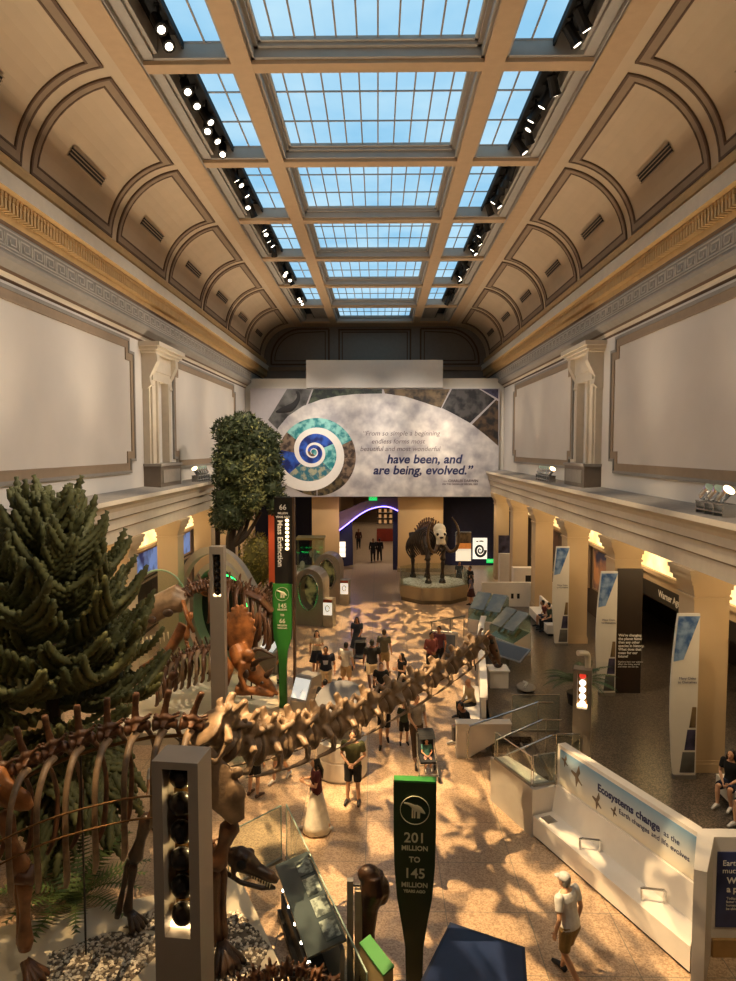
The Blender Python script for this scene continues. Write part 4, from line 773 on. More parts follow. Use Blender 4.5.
# ------------------------------------------------------------------ cycad
q = V((6.45, 20.7, .6)); r = thing('cycad', 'green fern-like cycad with arching fronds behind the lit grey pylon', 'plant', q)
b = MB(); b.lathe([(.3, 0), (.36, .35), (.33, .36), (.0, .33)], n=16); b.build('pot', DARK, r); b = MB(); b.lathe([(.14, .3), (.17, .5), (.12, .62)], n=12); b.build('trunk', mat('cycad_trunk', '3a2a1a', .9, bump=.5), r)
LEAF = mat('cycad_leaf', '2c4a2c', .5, var=.25, scale=6)
for i in range(20):
    a = i*2.4; el = R(20+random.random()*55); Lf = random.uniform(1.1, 1.45); pts = []; u = V((math.cos(a), math.sin(a), 0)); b = MB()
    for k in range(14):
        t = k/13; ee = el-t*1.25; p = (pts[-1] if pts else V((0, 0, .6)))+(u*math.cos(ee)+V((0, 0, math.sin(ee))))*(Lf/13 if pts else 0); pts.append(p)
    b.tube(pts, interp([.014, .005], 14), 5); w = V((-u.y, u.x, 0))
    for k in range(2, 14):
        for j in (0, .5):
            p = pts[k]*(1-j)+pts[k-1]*j; l = .2*math.sin(PI*min(1, (k-j)/13*.9+.12)); t = (pts[k]-pts[k-1]).normalized()
            for s_ in (-1, 1): e = p+w*s_*l+t*l*.6-V((0, 0, l*.15)); b.prism([p-t*.016, e, p+t*.016], (0, 0, .004))
    b.build('frond', LEAF, r)
# ------------------------------------------------------------------ skeletons
BONE = mat('fossil_bone', '5c3c26', .45, var=.35, scale=5, bump=.25, bscale=25); BONEL = mat('fossil_pale', '7f6850', .5, var=.35, scale=4, bump=.25, bscale=22); BONEO = mat('fossil_orange', '835026', .5, var=.55, scale=3.2, bump=.8, bscale=9)
BONED = mat('fossil_dark', '3c2a1e', .4, var=.35, scale=6, bump=.3, bscale=28); STEEL = mat('mount_bronze', '7a5a36', .4, .7, var=.1)
def bone(p, q, r, flare=1.7, n=10, bend=None, twist=0):
    p, q = V(p), V(q); b = MB(); d = q-p; c = bend if bend else V((0, 0, 0)); N = 9; pts = [p+d*t+V(c)*math.sin(PI*t) for t in [i/(N-1) for i in range(N)]]
    rr = [r*f for f in (flare*.7, flare, flare*.86, 1.1, .92, 1.05, flare*.86, flare*1.05, flare*.72)]
    b.tube(pts, rr, n, flat=.8); return b
def vertebra(spine, bifid, trans, crib, vox=.036):
    b = MB(); b.tube([(0, -.5, 0), (0, -.42, 0), (0, -.1, -.02), (0, .2, -.02), (0, .44, 0), (0, .54, 0)], [.22, .31, .15, .14, .26, .14], 12)
    b.tube([(0, -.3, .2), (0, .0, .32), (0, .3, .25)], [.14, .2, .13], 10)
    for s in (-1, 1):
        if bifid: b.tube([(s*.04, .0, .25), (s*.14, -.08, spine*.7), (s*.2, -.12, spine)], [(.05, .2), (.04, .15), (.07, .1)], 8, ref=(1, 0, 0))
        b.tube([(s*.05, 0, .18), (s*trans*.6, -.02, .12), (s*trans, -.06, .02)], [(.06, .2), (.05, .13), (.08, .09)], 8, ref=(0, 0, 1))
        b.tube([(s*.08, .2, .25), (s*.18, .5, .38), (s*.17, .62, .42)], [.07, .06, .07], 8); b.tube([(s*.08, -.2, .28), (s*.17, -.42, .42)], [.07, .07], 8)
        if crib: b.tube([(s*.2, .3, -.12), (s*.3, .15, -.3), (s*.27, -.5, -.36), (s*.24, -.95, -.36)], [.06, .06, .035, .015], 7); b.tube([(s*trans*.8, 0, .08), (s*.3, .12, -.3)], [.06, .05], 6)
    if not bifid: b.tube([(0, -.05, .2), (0, .06, spine*.6), (0, .16, spine*.93), (0, .2, spine)], [(.07, .2), (.07, .13), (.15, .15), (.12, .12)], 8, ref=(1, 0, 0))
    return b.union(vox, 1)
VN = vertebra(.62, True, .42, True); VD = vertebra(1.5, False, .5, False); VT = vertebra(.75, False, .35, False, .06)
for me, m in ((VN, BONEL), (VD, BONE), (VT, BONE)): me.materials.append(m)
def frame(p, t, up=(0, 0, 1)):
    t = V(t).normalized(); x = t.cross(V(up)).normalized(); z = x.cross(t); M = Matrix((x, t, z)).transposed().to_4x4(); M.translation = p; return M
def place(name, me, parent, p, t, sc, up=(0, 0, 1), m=None):
    o = link(name, me, None, parent); sc = sc if isinstance(sc, tuple) else (sc,)*3
    o.matrix_basis = frame(p, t, up) @ Matrix.Diagonal((*sc, 1)); return o
# ---- the long-necked dinosaur
dp = thing('dinosaur_skeleton', 'brown long-necked dinosaur skeleton stretching across the foreground', 'skeleton', (-3.5, 10.3, .41)); O = V((-3.5, 10.3, .41))
SP = smooth_path([V(p)-O for p in ((-7.2, 9.6, 3.2), (-6.2, 9.8, 3.4), (-5.3, 9.95, 3.62), (-4.6, 10.05, 3.93), (-3.9, 10.2, 4.1), (-3.1, 10.35, 4.2), (-2.5, 10.5, 4.1))], 8)
def resample(path, n):
    L = [0]
    for a, b_ in zip(path[:-1], path[1:]): L.append(L[-1]+(b_-a).length)
    out = []
    for i in range(n):
        s = L[-1]*i/(n-1); k = 0
        while k < len(L)-2 and L[k+1] < s: k += 1
        out.append(path[k].lerp(path[k+1], (s-L[k])/max(1e-6, L[k+1]-L[k])))
    return out
D = resample(SP, 13)
for i in range(12):
    p, t = (D[i]+D[i+1])/2, D[i+1]-D[i]; place('back_vertebra', VD, dp, p, t, (.36, t.length*.92, .42-.006*i))
NP = [AY(215, 738, 10.6), AY(255, 748, 11.1), AY(300, 738, 11.7), AY(345, 722, 12.3), AY(400, 696, 12.95), AY(440, 674, 13.5), AY(472, 652, 14.0), AY(486, 640, 14.3)]
N_ = resample(smooth_path([V((-2.5, 10.5, 4.1))-O]+[p-O for p in NP], 8), 13)
for i in range(12):
    p, t = (N_[i]+N_[i+1])/2, N_[i+1]-N_[i]; k = 1-i/12; place('neck_vertebra', VN, dp, p, t, (.5+.62*k, t.length*1.02, .48+.62*k))
# skull
b = MB(); b.tube([(0, -.12, .02), (0, .0, .04), (0, .2, .0), (0, .42, -.06), (0, .55, -.1)], [(.09, .1), (.13, .11), (.1, .1), (.07, .12), (.03, .1)], 12, ref=(0, 0, 1)); b.tube([(-.08, 0, -.1), (-.07, .3, -.17), (0, .5, -.19), (.07, .3, -.17), (.08, 0, -.1)], .035, 8)
hd = N_[-1]; o = place('skull', b.union(.018), dp, hd+V((.05, .02, -.02)), (.55, .0, -.75), 1.); o.data.materials.append(BONE)
b = MB()
for s in (-1, 1): b.ball((s*.11, .03, .05), (.03, .05, .045)); b.ball((s*.085, .25, .02), (.02, .04, .03))
e = b.build('eye_socket', BLACKM, o)
# ribs (near side is toward the viewer)
def rib_mesh(s, L, w, r=.031):
    pts = smooth_path([(0, s*.08, .0), (0, s*w*.42, -.06), (.02, s*w*.78, -.2*L), (.05, s*w*.95, -.5*L), (.02, s*w*.85, -.85*L), (-.06, s*w*.7, -L)], 5); b = MB(); n = len(pts); b.tube(pts, [(r*f, r*f*1.5) for f in interp([1.7, 1.25, .95, .95, 1.1, .7], n)], 8, ref=(0, 1, 0)); return b
for i in range(2, 12):
    p = (D[i]+D[i+1])/2; L_ = 1.9-.045*abs(i-7)*2-(.35 if i > 9 else 0)
    for s in (-1, 1): rib_mesh(s, L_, .78).build('rib', BONEL if s < 0 else BONE, dp, True, p+V((0, 0, -.08)))
for s in (-1,):
    for dz in (-.75, -1.08): b = MB(); b.tube(smooth_path([D[i]+V((0, s*.8, dz)) for i in range(3, 12)], 3), .016, 6); b.build('mount_rod', STEEL, dp)
b = MB(); b.tube([p+V((0, 0, -.2)) for p in D], .03, 6); b.tube([p+V((0, 0, -.14)) for p in N_[:-1]], .018, 6); b.build('mount_rod', STEEL, dp)
def W(*p): return V(p)-O
BONET = mat('fossil_tawny', '7d5230', .45, var=.45, scale=4, bump=.4, bscale=18)
# hind leg, hip, near front leg, far front leg
b = MB(); b.tube([AY(-35, 790, 9.9)-O, AY(0, 790, 9.85)-O, AY(25, 802, 9.8)-O, AY(32, 808, 9.8)-O], [(.3, .1), (.26, .1), (.17, .09), (.05, .05)], 12, ref=(0, 0, 1)); b.tube([AY(-40, 770, 9.9)-O, AY(0, 778, 9.9)-O, AY(12, 790, 9.9)-O], [.2, .22, .1], 10); link('pelvis', b.union(.03), mat('hip_orange', 'a0683a', .45, var=.3, scale=4, bump=.4, bscale=18), dp)
K = AY(22, 873, 9.85)-O; bone(AY(2, 812, 9.85)-O, K, .1, 1.6).build('femur', BONET, dp, True)
b = MB(); b.tube([K+V((-.05, -.1, .0)), K+V((.1, 0, -.1)), K+V((.1, .1, .08))], [.1, .13, .1], 10); b.build('kneecap', BONE, dp, True)
AK = AY(25, 950, 9.82)-O; bone(K+V((.04, 0, -.05)), AK, .085, 1.5).build('shin', BONET, dp, True); bone(K+V((-.1, .05, -.05)), AK+V((-.08, .04, 0)), .05, 1.4).build('shin', BONET, dp, True)
def foot(c, sz, m, rz=0., n=4):
    for i in range(n):
        a = rz+(i-(n-1)/2)*.38; u = V((math.cos(a), math.sin(a), 0)); b = MB(); b.tube([c+V((0, 0, sz*.9)), c+u*sz*.45+V((0, 0, sz*.62)), c+u*sz*.85+V((0, 0, sz*.3)), c+u*sz*1.15+V((0, 0, sz*.1))], [sz*.26, sz*.2, sz*.22, sz*.1], 8); b.build('toe', m, dp, True)
foot(V((AK.x, AK.y, 0)), .3, BONE, -.4)
b = MB(); b.tube([AY(205, 750, 10.3)-O, AY(215, 775, 10.25)-O, AY(228, 800, 10.2)-O, AY(238, 822, 10.2)-O], [(.12, .05), (.28, .06), (.3, .07), (.12, .06)], 12, ref=(1, 0, 0)); b.ball(AY(236, 795, 10.18)-O, (.16, .07, .22)); b.ball(AY(238, 772, 10.2)-O, (.1, .06, .1)); link('shoulder_blade', b.union(.03), BONEL, dp)
S1 = AY(232, 822, 10.3)-O; E1 = AY(215, 868, 10.3)-O; W1 = V((AY(217, 945, 10.3)-O).to_tuple())
bone(S1, E1, .11, 1.5).build('humerus', BONE, dp, True); bone(E1, W1, .07, 1.4).build('forearm', BONE, dp, True); bone(E1+V((.1, .08, 0)), W1+V((.09, .05, 0)), .055, 1.5).build('forearm', BONE, dp, True); foot(V((W1.x+.1, W1.y-.1, 0)), .34, BONED, -.9, 5)
S2 = AY(148, 815, 10.9)-O; E2 = AY(134, 862, 11.)-O; W2 = AY(127, 915, 11.)-O
bone(S2, E2, .09, 1.4).build('humerus', BONED, dp, True); bone(E2, W2, .055, 1.5).build('forearm', BONED, dp, True); bone(E2+V((-.1, .05, .0)), AY(117, 918, 11.)-O, .045, 1.4).build('forearm', BONED, dp, True); foot(V((W2.x+.05, W2.y, 0)), .26, BONED, -.5)
b = MB(); b.box((-.012, -.012, 0), (.012, .012, 3.3)); b.build('mount_post', DARK, dp, loc=W(-4.4, 10.3, .41)); b = MB(); b.box((-.012, -.012, 0), (.012, .012, 3.4)); b.build('mount_post', DARK, dp, loc=W(-2.9, 10.45, .41))
# ---- smaller skull on a neck beside the leg
q = AY(236, 862, 10.9); r = thing('small_dinosaur_skeleton', 'small grey brown toothed skull and neck held out beside the near front leg', 'skeleton', (-2.3, 11.1, .41)); O2 = V((-2.3, 11.1, .41))
A = AY(232, 858, 10.9)-O2; B = AY(276, 880, 10.75)-O2; ax = (B-A); Ls = ax.length
b = MB(); b.tube([(0, -.05, .02), (0, .1, .06), (0, .3, .05), (0, .55, .0), (0, .85, -.02), (0, 1., -.04)], [(.16, .14), (.24, .2), (.22, .2), (.13, .13), (.12, .1), (.05, .05)], 14, ref=(0, 0, 1))
for s in (-1, 1): b.ball((s*.13, .28, .2), (.06, .1, .06)); b.tube([(s*.18, .1, .0), (s*.22, .2, -.2), (s*.12, .1, -.25)], .05, 8)
sk = place('skull', b.union(.022), r, A, ax+V((0, 0, .03)), Ls*1.05); sk.data.materials.append(BONED)
b = MB(); b.tube([(-.17, .0, -.2), (-.15, .35, -.27), (-.09, .75, -.24), (0, .95, -.2), (.09, .75, -.24), (.15, .35, -.27), (.17, 0, -.2)], .045, 8); b.build('lower_jaw', BONED, sk, True)
for i in range(8):
    for s in (-1, 1): b = MB(); b.tube([(s*.1, .5+i*.055, -.08), (s*.1, .51+i*.055, -.17)], [.018, .004], 6); b.build('tooth', mat('tooth_ivory', 'd8c8a0', .4), sk)
for s in (-1, 1): b = MB(); b.ball((s*.2, .26, .1), (.05, .1, .09), 12, 8); b.build('eye_socket', BLACKM, sk)
nk = resample(smooth_path([A, A+V((-.35, .1, .12)), A+V((-.8, .3, .05)), V((-.9, .6, .9)), V((-1.4, .9, .6))], 6), 8)
for i in range(7): place('neck_vertebra', VT, r, (nk[i]+nk[i+1])/2, nk[i]-nk[i+1], (.34, (nk[i]-nk[i+1]).length*.9, .34))
b = MB(); b.box((A.x-.3, A.y+.1, 0), (A.x-.27, A.y+.13, A.z)); b.box((-.9, .6, 0), (-.87, .63, .9)); b.build('mount_post', DARK, r)
# ---- low skeleton at the very bottom
r = thing('low_skeleton', 'dark low skeleton whose backbone just shows at the bottom of the view', 'skeleton', (-1.3, 9.1, .41)); O3 = V((-1.3, 9.1, .41))
lp = resample(smooth_path([AY(228, 1000, 9.)-O3, AY(255, 980, 9.)-O3, AY(285, 972, 9.)-O3, AY(318, 978, 9.)-O3, AY(345, 1000, 9.)-O3], 6), 10)
for i in range(9): place('back_vertebra', VT, r, (lp[i]+lp[i+1])/2, lp[i+1]-lp[i], (.32, .17, .3), m=BONED)
for i in range(1, 9):
    for s in (-1, 1): rib_mesh(s, .6, .28, .025).build('rib', BONED, r, True, lp[i])
b = MB(); b.box((-.015, -.015, 0), (.015, .015, max(.1, lp[5].z))); b.build('mount_post', DARK, r, loc=(lp[5].x, lp[5].y, 0))
# ---- predator over a fallen horned dinosaur
pf = thing('exhibit_platform', 'pale platform under the crouching predator and the horned skull', 'platform'); MB().prism([(-7.6, 18.9, 0), (-4.4, 18.9, 0), (-2.9, 21.0, 0), (-3.4, 24., 0), (-7.6, 24.0, 0)], (0, 0, .35)).build('platform_base', STONE, pf)
tr = thing('predator_skeleton', 'crouching predator skeleton with a huge skull biting down, left of the grey ring', 'skeleton', (-5.5, 21.6, .36)); O4 = V((-5.5, 21.6, .36)); Y4 = 21.6
def T(x, y, dy=0): return AY(x, y, Y4+dy)-O4
b = MB()    # skull: nose to the left and down
b.tube([T(186, 604), T(175, 600), T(160, 606), T(145, 618), T(133, 632), T(128, 640)], [(.3, .3), (.42, .34), (.42, .3), (.34, .22), (.22, .16), (.1, .1)], 14, ref=(0, 0, 1)); b.tube([T(188, 596), T(176, 590), T(160, 596)], [.14, .2, .12], 8)
s_ = link('skull', b.union(.04), BONEL, tr)
for x, y, a in ((168, 613, .17), (152, 620, .16), (142, 629, .09)):
    b = MB(); b.ball(T(x, y, -.33), (a, .05, a*.8), 12, 8); b.build('hollow_shade', BONED, s_, True)  # flat dark discs stand in for the shade inside the skull's openings
b = MB(); b.tube([T(184, 625), T(170, 650), T(150, 664), T(140, 668)], [(.2, .12), (.17, .22), (.12, .18), (.06, .1)], 10, ref=(0, 0, 1)); o = b.build('lower_jaw', BONEO, tr, True)
for i in range(9): x = 134+i*4.2; y = 640-i*1.0; b = MB(); b.tube([T(x, y, -.14), T(x+1, y+7+random.random()*3, -.14)], [.035, .008], 6); b.build('tooth', mat('tooth_ivory', 'd8c8a0', .4), s_)
b = MB()
for y in (0, ): pass
pp = resample(smooth_path([T(184, 598), T(195, 590), T(215, 586), T(238, 588), T(255, 596), T(266, 606), T(272, 618, .6), T(277, 610, 1.6), T(268, 590, 2.6)], 6), 22)
for i in range(21): place('back_vertebra', VT, tr, (pp[i]+pp[i+1])/2, pp[i]-pp[i+1], (.55, (pp[i+1]-pp[i]).length*.95, .62))
for i in range(3, 13):
    for s in (-1, 1): rib_mesh(s, 1.35-.06*abs(i-7), .5, .036).build('rib', BONE, tr, True, (pp[i]+pp[i+1])/2)
for i in range(6): b = MB(); b.tube(smooth_path([T(196+i*9, 637, -.45), T(199+i*9, 645, 0), T(196+i*9, 637, .45)], 4), .03, 6); b.build('belly_rib', BONE, tr, True)
b = MB(); b.tube([T(247, 592), T(262, 598), T(272, 612)], [(.1, .3), (.12, .42), (.1, .2)], 12, ref=(1, 0, 0)); link('pelvis', b.union(.035), BONE, tr)
bone(T(263, 612, -.3), T(243, 648, -.5), .13, 1.5).build('thigh', BONE, tr, True); bone(T(243, 648, -.5), T(262, 680, -.4), .1, 1.5).build('shin', BONE, tr, True); bone(T(262, 612, .4), T(250, 655, .5), .13, 1.5).build('thigh', BONE, tr, True); bone(T(250, 655, .5), T(240, 692, .5), .1, 1.5).build('shin', BONE, tr, True)
bone(T(191, 612, -.4), T(186, 640, -.5), .06, 1.6).build('arm', BONEO, tr, True); bone(T(186, 640, -.5), T(192, 660, -.55), .045, 1.5).build('arm', BONEO, tr, True); b = MB(); b.tube([T(183, 600, -.3), T(188, 618, -.42), T(194, 632, -.4)], [(.06, .14), (.06, .2), (.05, .1)], 8, ref=(1, 0, 0)); b.build('shoulder_blade', BONEO, tr, True)
for i in range(3): b = MB(); b.tube([T(192, 660, -.55), T(189+i*4, 667, -.58), T(187+i*5, 673, -.55)], [.03, .025, .006], 6); b.build('claw', BONED, tr)
b = MB(); b.box((-.02, -.02, 0), (.02, .02, pp[8].z)); b.build('mount_post', DARK, tr, loc=(pp[8].x, pp[8].y, 0))
# fallen horned dinosaur
ho = thing('horned_skeleton', 'fallen horned dinosaur skeleton with an orange brown frilled skull, under the predator', 'skeleton', (-4.6, 20.6, .36)); O5 = V((-4.6, 20.6, .36)); Y5 = 20.5
def H(x, y, dy=0): return AY(x, y, Y5+dy)-O5
b = MB(); b.ball(H(240, 632, .25), (.46, .15, .82), 18, 12); b.tube([H(238, 648, .2), H(242, 660), H(252, 671), H(263, 681), H(272, 689), H(278, 695)], [(.3, .46), (.34, .44), (.3, .3), (.22, .2), (.13, .12), (.04, .05)], 16, ref=(1, 0, 0)); b.ball(H(248, 655, -.3), (.22, .14, .2))
for q_ in range(11): a_ = q_/10*3.3+.1; b.ball(H(240, 632, .25)+V((.46*math.cos(a_), 0, .82*math.sin(a_))), (.07, .08, .08), 6, 5)
b.tube([H(236, 690, -.2), H(256, 691, -.3), H(274, 696, -.1)], [.18, .14, .05], 8); b.tube([H(243, 662, -.35), H(240, 676, -.4), H(246, 690, -.35)], [.12, .08, .1], 8)
hk = link('skull', b.union(.035), BONEO, ho)
for pts in (([254, 664, -.25], [262, 659, -.6], [276, 657, -.9]), ([248, 652, .25], [260, 649, .3], [275, 657, .2]), ([266, 676, -.05], [271, 671, -.1], [273, 667, -.1])): b = MB(); b.tube(smooth_path([H(*p) for p in pts], 4), interp([.1, .07, .012], 9), 8); b.build('horn', BONED, hk, True)
for x_, y_, a_, c_ in ((253, 669, .1, .08), (246, 674, .1, .14), (262, 683, .06, .05)): b = MB(); b.ball(H(x_, y_, -.33), (a_, .05, c_)); b.build('hollow_shade', BONED, hk, True)  # dark ovals paint the shaded cavities onto the solid skull
rp = resample(smooth_path([H(226, 652, .3), H(205, 650, .3), H(185, 655, .2), H(168, 668), H(158, 685)], 6), 13)
for i in range(12): place('back_vertebra', VT, ho, (rp[i]+rp[i+1])/2, rp[i]-rp[i+1], (.42, (rp[i+1]-rp[i]).length*.95, .42))
for i in range(1, 12):
    for s in (-1, 1): rib_mesh(s, 1.0-.05*abs(i-5), .55, .036).build('rib', BONE if i % 2 else BONEL, ho, True, rp[i])
bone(H(226, 664, -.4), H(214, 688, -.5), .1, 1.5).build('thigh', BONEO, ho, True); bone(H(176, 672, -.4), H(160, 692, -.4), .09, 1.5).build('shin', BONE, ho, True)
b = MB(); b.tube([H(222, 655, -.2), H(228, 668, -.3), H(226, 684, -.2)], [(.12, .2), (.2, .3), (.1, .18)], 10, ref=(1, 0, 0)); b.build('pelvis', BONEO, ho, True)
# ---- mammoth
mp = thing('mammoth_platform', 'eight-sided tan platform with a glass rail and white gravel under the mammoth', 'platform', (3.4, 38.4, 0))
oc = [(2.05*math.cos(PI/8+PI/4*i), 2.05*math.sin(PI/8+PI/4*i)) for i in range(8)]
MB().prism([(x, y, .22) for x, y in oc], (0, 0, .68)).build('base', mat('plinth_tan', '9c8868', .5, var=.03), mp); MB().prism([(x*.97, y*.97, 0) for x, y in oc], (0, 0, .22)).build('kick', mat('plinth_kick', '6a5a44', .5), mp); MB().prism([(x*.9, y*.9, .9) for x, y in oc], (0, 0, .03)).build('white_gravel', two_tone('white_gravel', 'b8ae9a', 'f0e8d8', 9, .8), mp)
b = MB()
for i in range(8): x0, y0 = oc[i]; x1, y1 = oc[(i+1) % 8]; b.prism([(x0*.98, y0*.98, .9), (x1*.98, y1*.98, .9), (x1*.965, y1*.965, .9), (x0*.965, y0*.965, .9)], (0, 0, .75))
b.build('glass_rail', GLASSM, mp)
mm = thing('mammoth_skeleton', 'dark mammoth skeleton with long curved tusks on the eight-sided platform', 'skeleton', (3.3, 38.6, .93)); mm.rotation_euler = (0, 0, R(6))
MBN = mat('mammoth_bone', '2c1e14', .5, var=.35, scale=4); MBW = mat('mammoth_pale', 'cdbfa4', .5, var=.15, scale=4)
b = MB(); b.ball((.25, -1.1, 3.05), (.36, .34, .36), 14, 10); b.tube([(.25, -1.25, 2.95), (.25, -1.45, 2.65), (.25, -1.55, 2.3)], [.31, .27, .16], 12)
for s in (-1, 1): b.ball((.25+s*.27, -1.3, 2.85), (.09, .12, .1), 8, 6); b.tube([(.25+s*.14, -1.4, 2.7), (.25+s*.18, -1.55, 2.25)], [.1, .11], 8)
sk = link('skull', b.union(.035), MBW, mm)
for s in (-1, 1): b = MB(); b.ball((.25+s*.2, -1.56, 2.85), (.075, .09, .08)); b.build('eye_socket', MBN, sk)
b = MB(); b.ball((.25, -1.68, 2.68), (.12, .08, .06)); b.build('nose_opening', MBN, sk)
for s in (-1, 1): b = MB(); b.tube(smooth_path([(.25+s*.19, -1.5, 2.3), (.25+s*.42, -1.9, 1.95), (.25+s*.72, -2.15, 2.15), (.25+s*.85, -2.15, 2.75), (.25+s*.78, -2.1, 3.35), (.25+s*.5, -2.0, 3.85)], 5), interp([.09, .1, .095, .08, .06, .02], 26), 10); b.build('tusk', mat('tusk_brown', '4a3520', .35, var=.2), mm, True)
b = MB(); b.tube([(.05, -1.3, 2.1), (.25, -1.55, 1.95), (.45, -1.3, 2.1)], .1, 8); b.build('lower_jaw', MBN, mm)
ms = resample(smooth_path([(.2, -.9, 2.95), (0, -.5, 3.05), (-.15, 0, 3.1), (-.35, .6, 2.9), (-.55, 1.2, 2.5), (-.7, 1.5, 2.0)], 6), 15)
for i in range(14): place('back_vertebra', VT, mm, (ms[i]+ms[i+1])/2, ms[i]-ms[i+1], (.5, (ms[i+1]-ms[i]).length*.95, .7))
for i in range(2, 12):
    for s in (-1, 1):
        pts = smooth_path([ms[i], ms[i]+V((s*.55, 0, -.25)), ms[i]+V((s*.72, 0, -.9)), ms[i]+V((s*.35, 0, -1.55))], 5); b = MB(); b.tube(pts, interp([.05, .06, .035], 16), 6); b.build('rib', MBN, mm)
b = MB(); b.tube([(-1.05, 1.1, 2.35), (-.5, 1.2, 2.5), (0, 1.1, 2.35)], [(.3, .16), (.2, .2), (.3, .16)], 10, ref=(0, 0, 1)); b.build('pelvis', MBN, mm, True)
for s in (-1, 1):
    bone((.1+s*.5, -.6, 2.1), (.1+s*.42, -.75, 1.25), .11, 1.5).build('front_leg', MBN, mm, True); bone((.1+s*.42, -.75, 1.25), (.1+s*.4, -.7, .2), .09, 1.4).build('front_leg', MBN, mm, True); bone((-.5+s*.5, 1.15, 2.2), (-.45+s*.45, 1.0, 1.15), .12, 1.4).build('hind_leg', MBN, mm, True); bone((-.45+s*.45, 1.0, 1.15), (-.45+s*.42, 1.15, .2), .09, 1.4).build('hind_leg', MBN, mm, True)
    for c in ((.1+s*.4, -.75, .1), (-.45+s*.42, 1.1, .1)): b = MB(); b.lathe([(.2, -.1), (.18, .04), (.1, .16)], c, 12); b.build('foot', MBN, mm)
    b = MB(); b.tube([(.1+s*.3, -.2, 2.8), (.1+s*.5, -.45, 2.45), (.1+s*.52, -.6, 2.1)], [(.05, .12), (.06, .3), (.06, .12)], 8, ref=(0, 1, 0)); b.build('shoulder_blade', MBN, mm)
# ------------------------------------------------------------------ monkey-puzzle tree
MP = mat('scaly_green', '50512c', .7, var=.3, scale=5); BARK = mat('bark', '33271c', .9, var=.2, bump=.5, bscale=12)
mt = thing('scaly_conifer', 'tall dark green conifer with rope-like scaly branches at the left edge', 'tree', (-6.3, 13.3, 0)); TH = 7.75
b = MB(); b.tube([(0, 0, 0), (0, 0, 1.2), (.02, 0, 4), (0, 0, 7.2)], [.22, .19, .12, .05], 12); b.build('trunk', BARK, mt, True)
def rope(b, p, dirs, L, r, n=None):
    n = n or max(5, int(L/.06)); pts = [V(p)]; d0, d1 = V(dirs[0]).normalized(), V(dirs[1]).normalized()
    for i in range(n): pts.append(pts[-1]+d0.lerp(d1, i/n).normalized()*L/n)
    k = len(pts); b.tube(pts, [r*(1.28 if i % 2 else .82)*(1 if i < k-2 else .6) for i in range(k)], 7, spike=.3); return pts
def conifer_branch(a, z, L, el, droop, ropes, RL, r=.058):
    b = MB(); u = V((math.cos(a), math.sin(a), 0)); w = V((-u.y, u.x, 0)); zz = V((0, 0, 1))
    d0 = u*math.cos(el)+zz*math.sin(el); e1 = el+droop; d1 = u*math.cos(e1)+zz*math.sin(e1)
    pts = rope(b, V((0, 0, z)), (d0, d1), L, r*.9); n = len(pts)
    for j in range(ropes):
        k = min(n-2, int(n*(.3+.68*j/ropes))); p = pts[k]; t = (pts[min(k+1, n-1)]-pts[k-1]).normalized(); ll = RL*random.uniform(.75, 1.1)
        for s in (-1, 1):
            up = .9 if el > -.2 else -1.1
            o = (w*s*.9+t*.55+zz*random.uniform(-.15, .2)).normalized(); o2 = (w*s*random.uniform(.1, .45)+t*.6+zz*up*random.uniform(.5, 1.1)).normalized(); rope(b, p, (o, o2), ll, r)
    return b
lev = 11
for i in range(lev):
    f = i/(lev-1); z = 2.3+f*4.5; L = (1.75*(1-f*f)**.5+.3) if f > .1 else 1.6; RL = 1.2-.35*f; el = -.5+1.5*f; dr = .7 if f > .15 else -.3; m = 7 if f < .75 else 6
    for j in range(m):
        a = 2*PI*(j+.5*(i % 2))/m+random.uniform(-.2, .2); conifer_branch(a, z+random.uniform(-.15, .15), L*random.uniform(.88, 1.08), el, dr, 7 if f < .8 else 5, RL).build('branch', MP, mt, True)
b = MB()
for j in range(10): a = j*2.4; rope(b, (0, 0, 6.7+.03*j), ((math.cos(a)*.8, math.sin(a)*.8, .55), (math.cos(a)*.1, math.sin(a)*.1, 1)), .95-.025*j, .058)
rope(b, (0, 0, 6.8), ((0, 0, 1), (0, 0, 1)), .95, .06); b.build('crown_tip', MP, mt, True)
for a_, z_, L_ in ((-.9, 2.7, 1.7), (-.5, 2.9, 1.9), (-.15, 2.6, 1.9), (.2, 2.8, 1.6), (-1.3, 2.6, 1.5), (-.7, 2.2, 1.4)): conifer_branch(a_, z_, L_, -.35, -.75, 8, 1.0).build('branch', MP, mt, True)
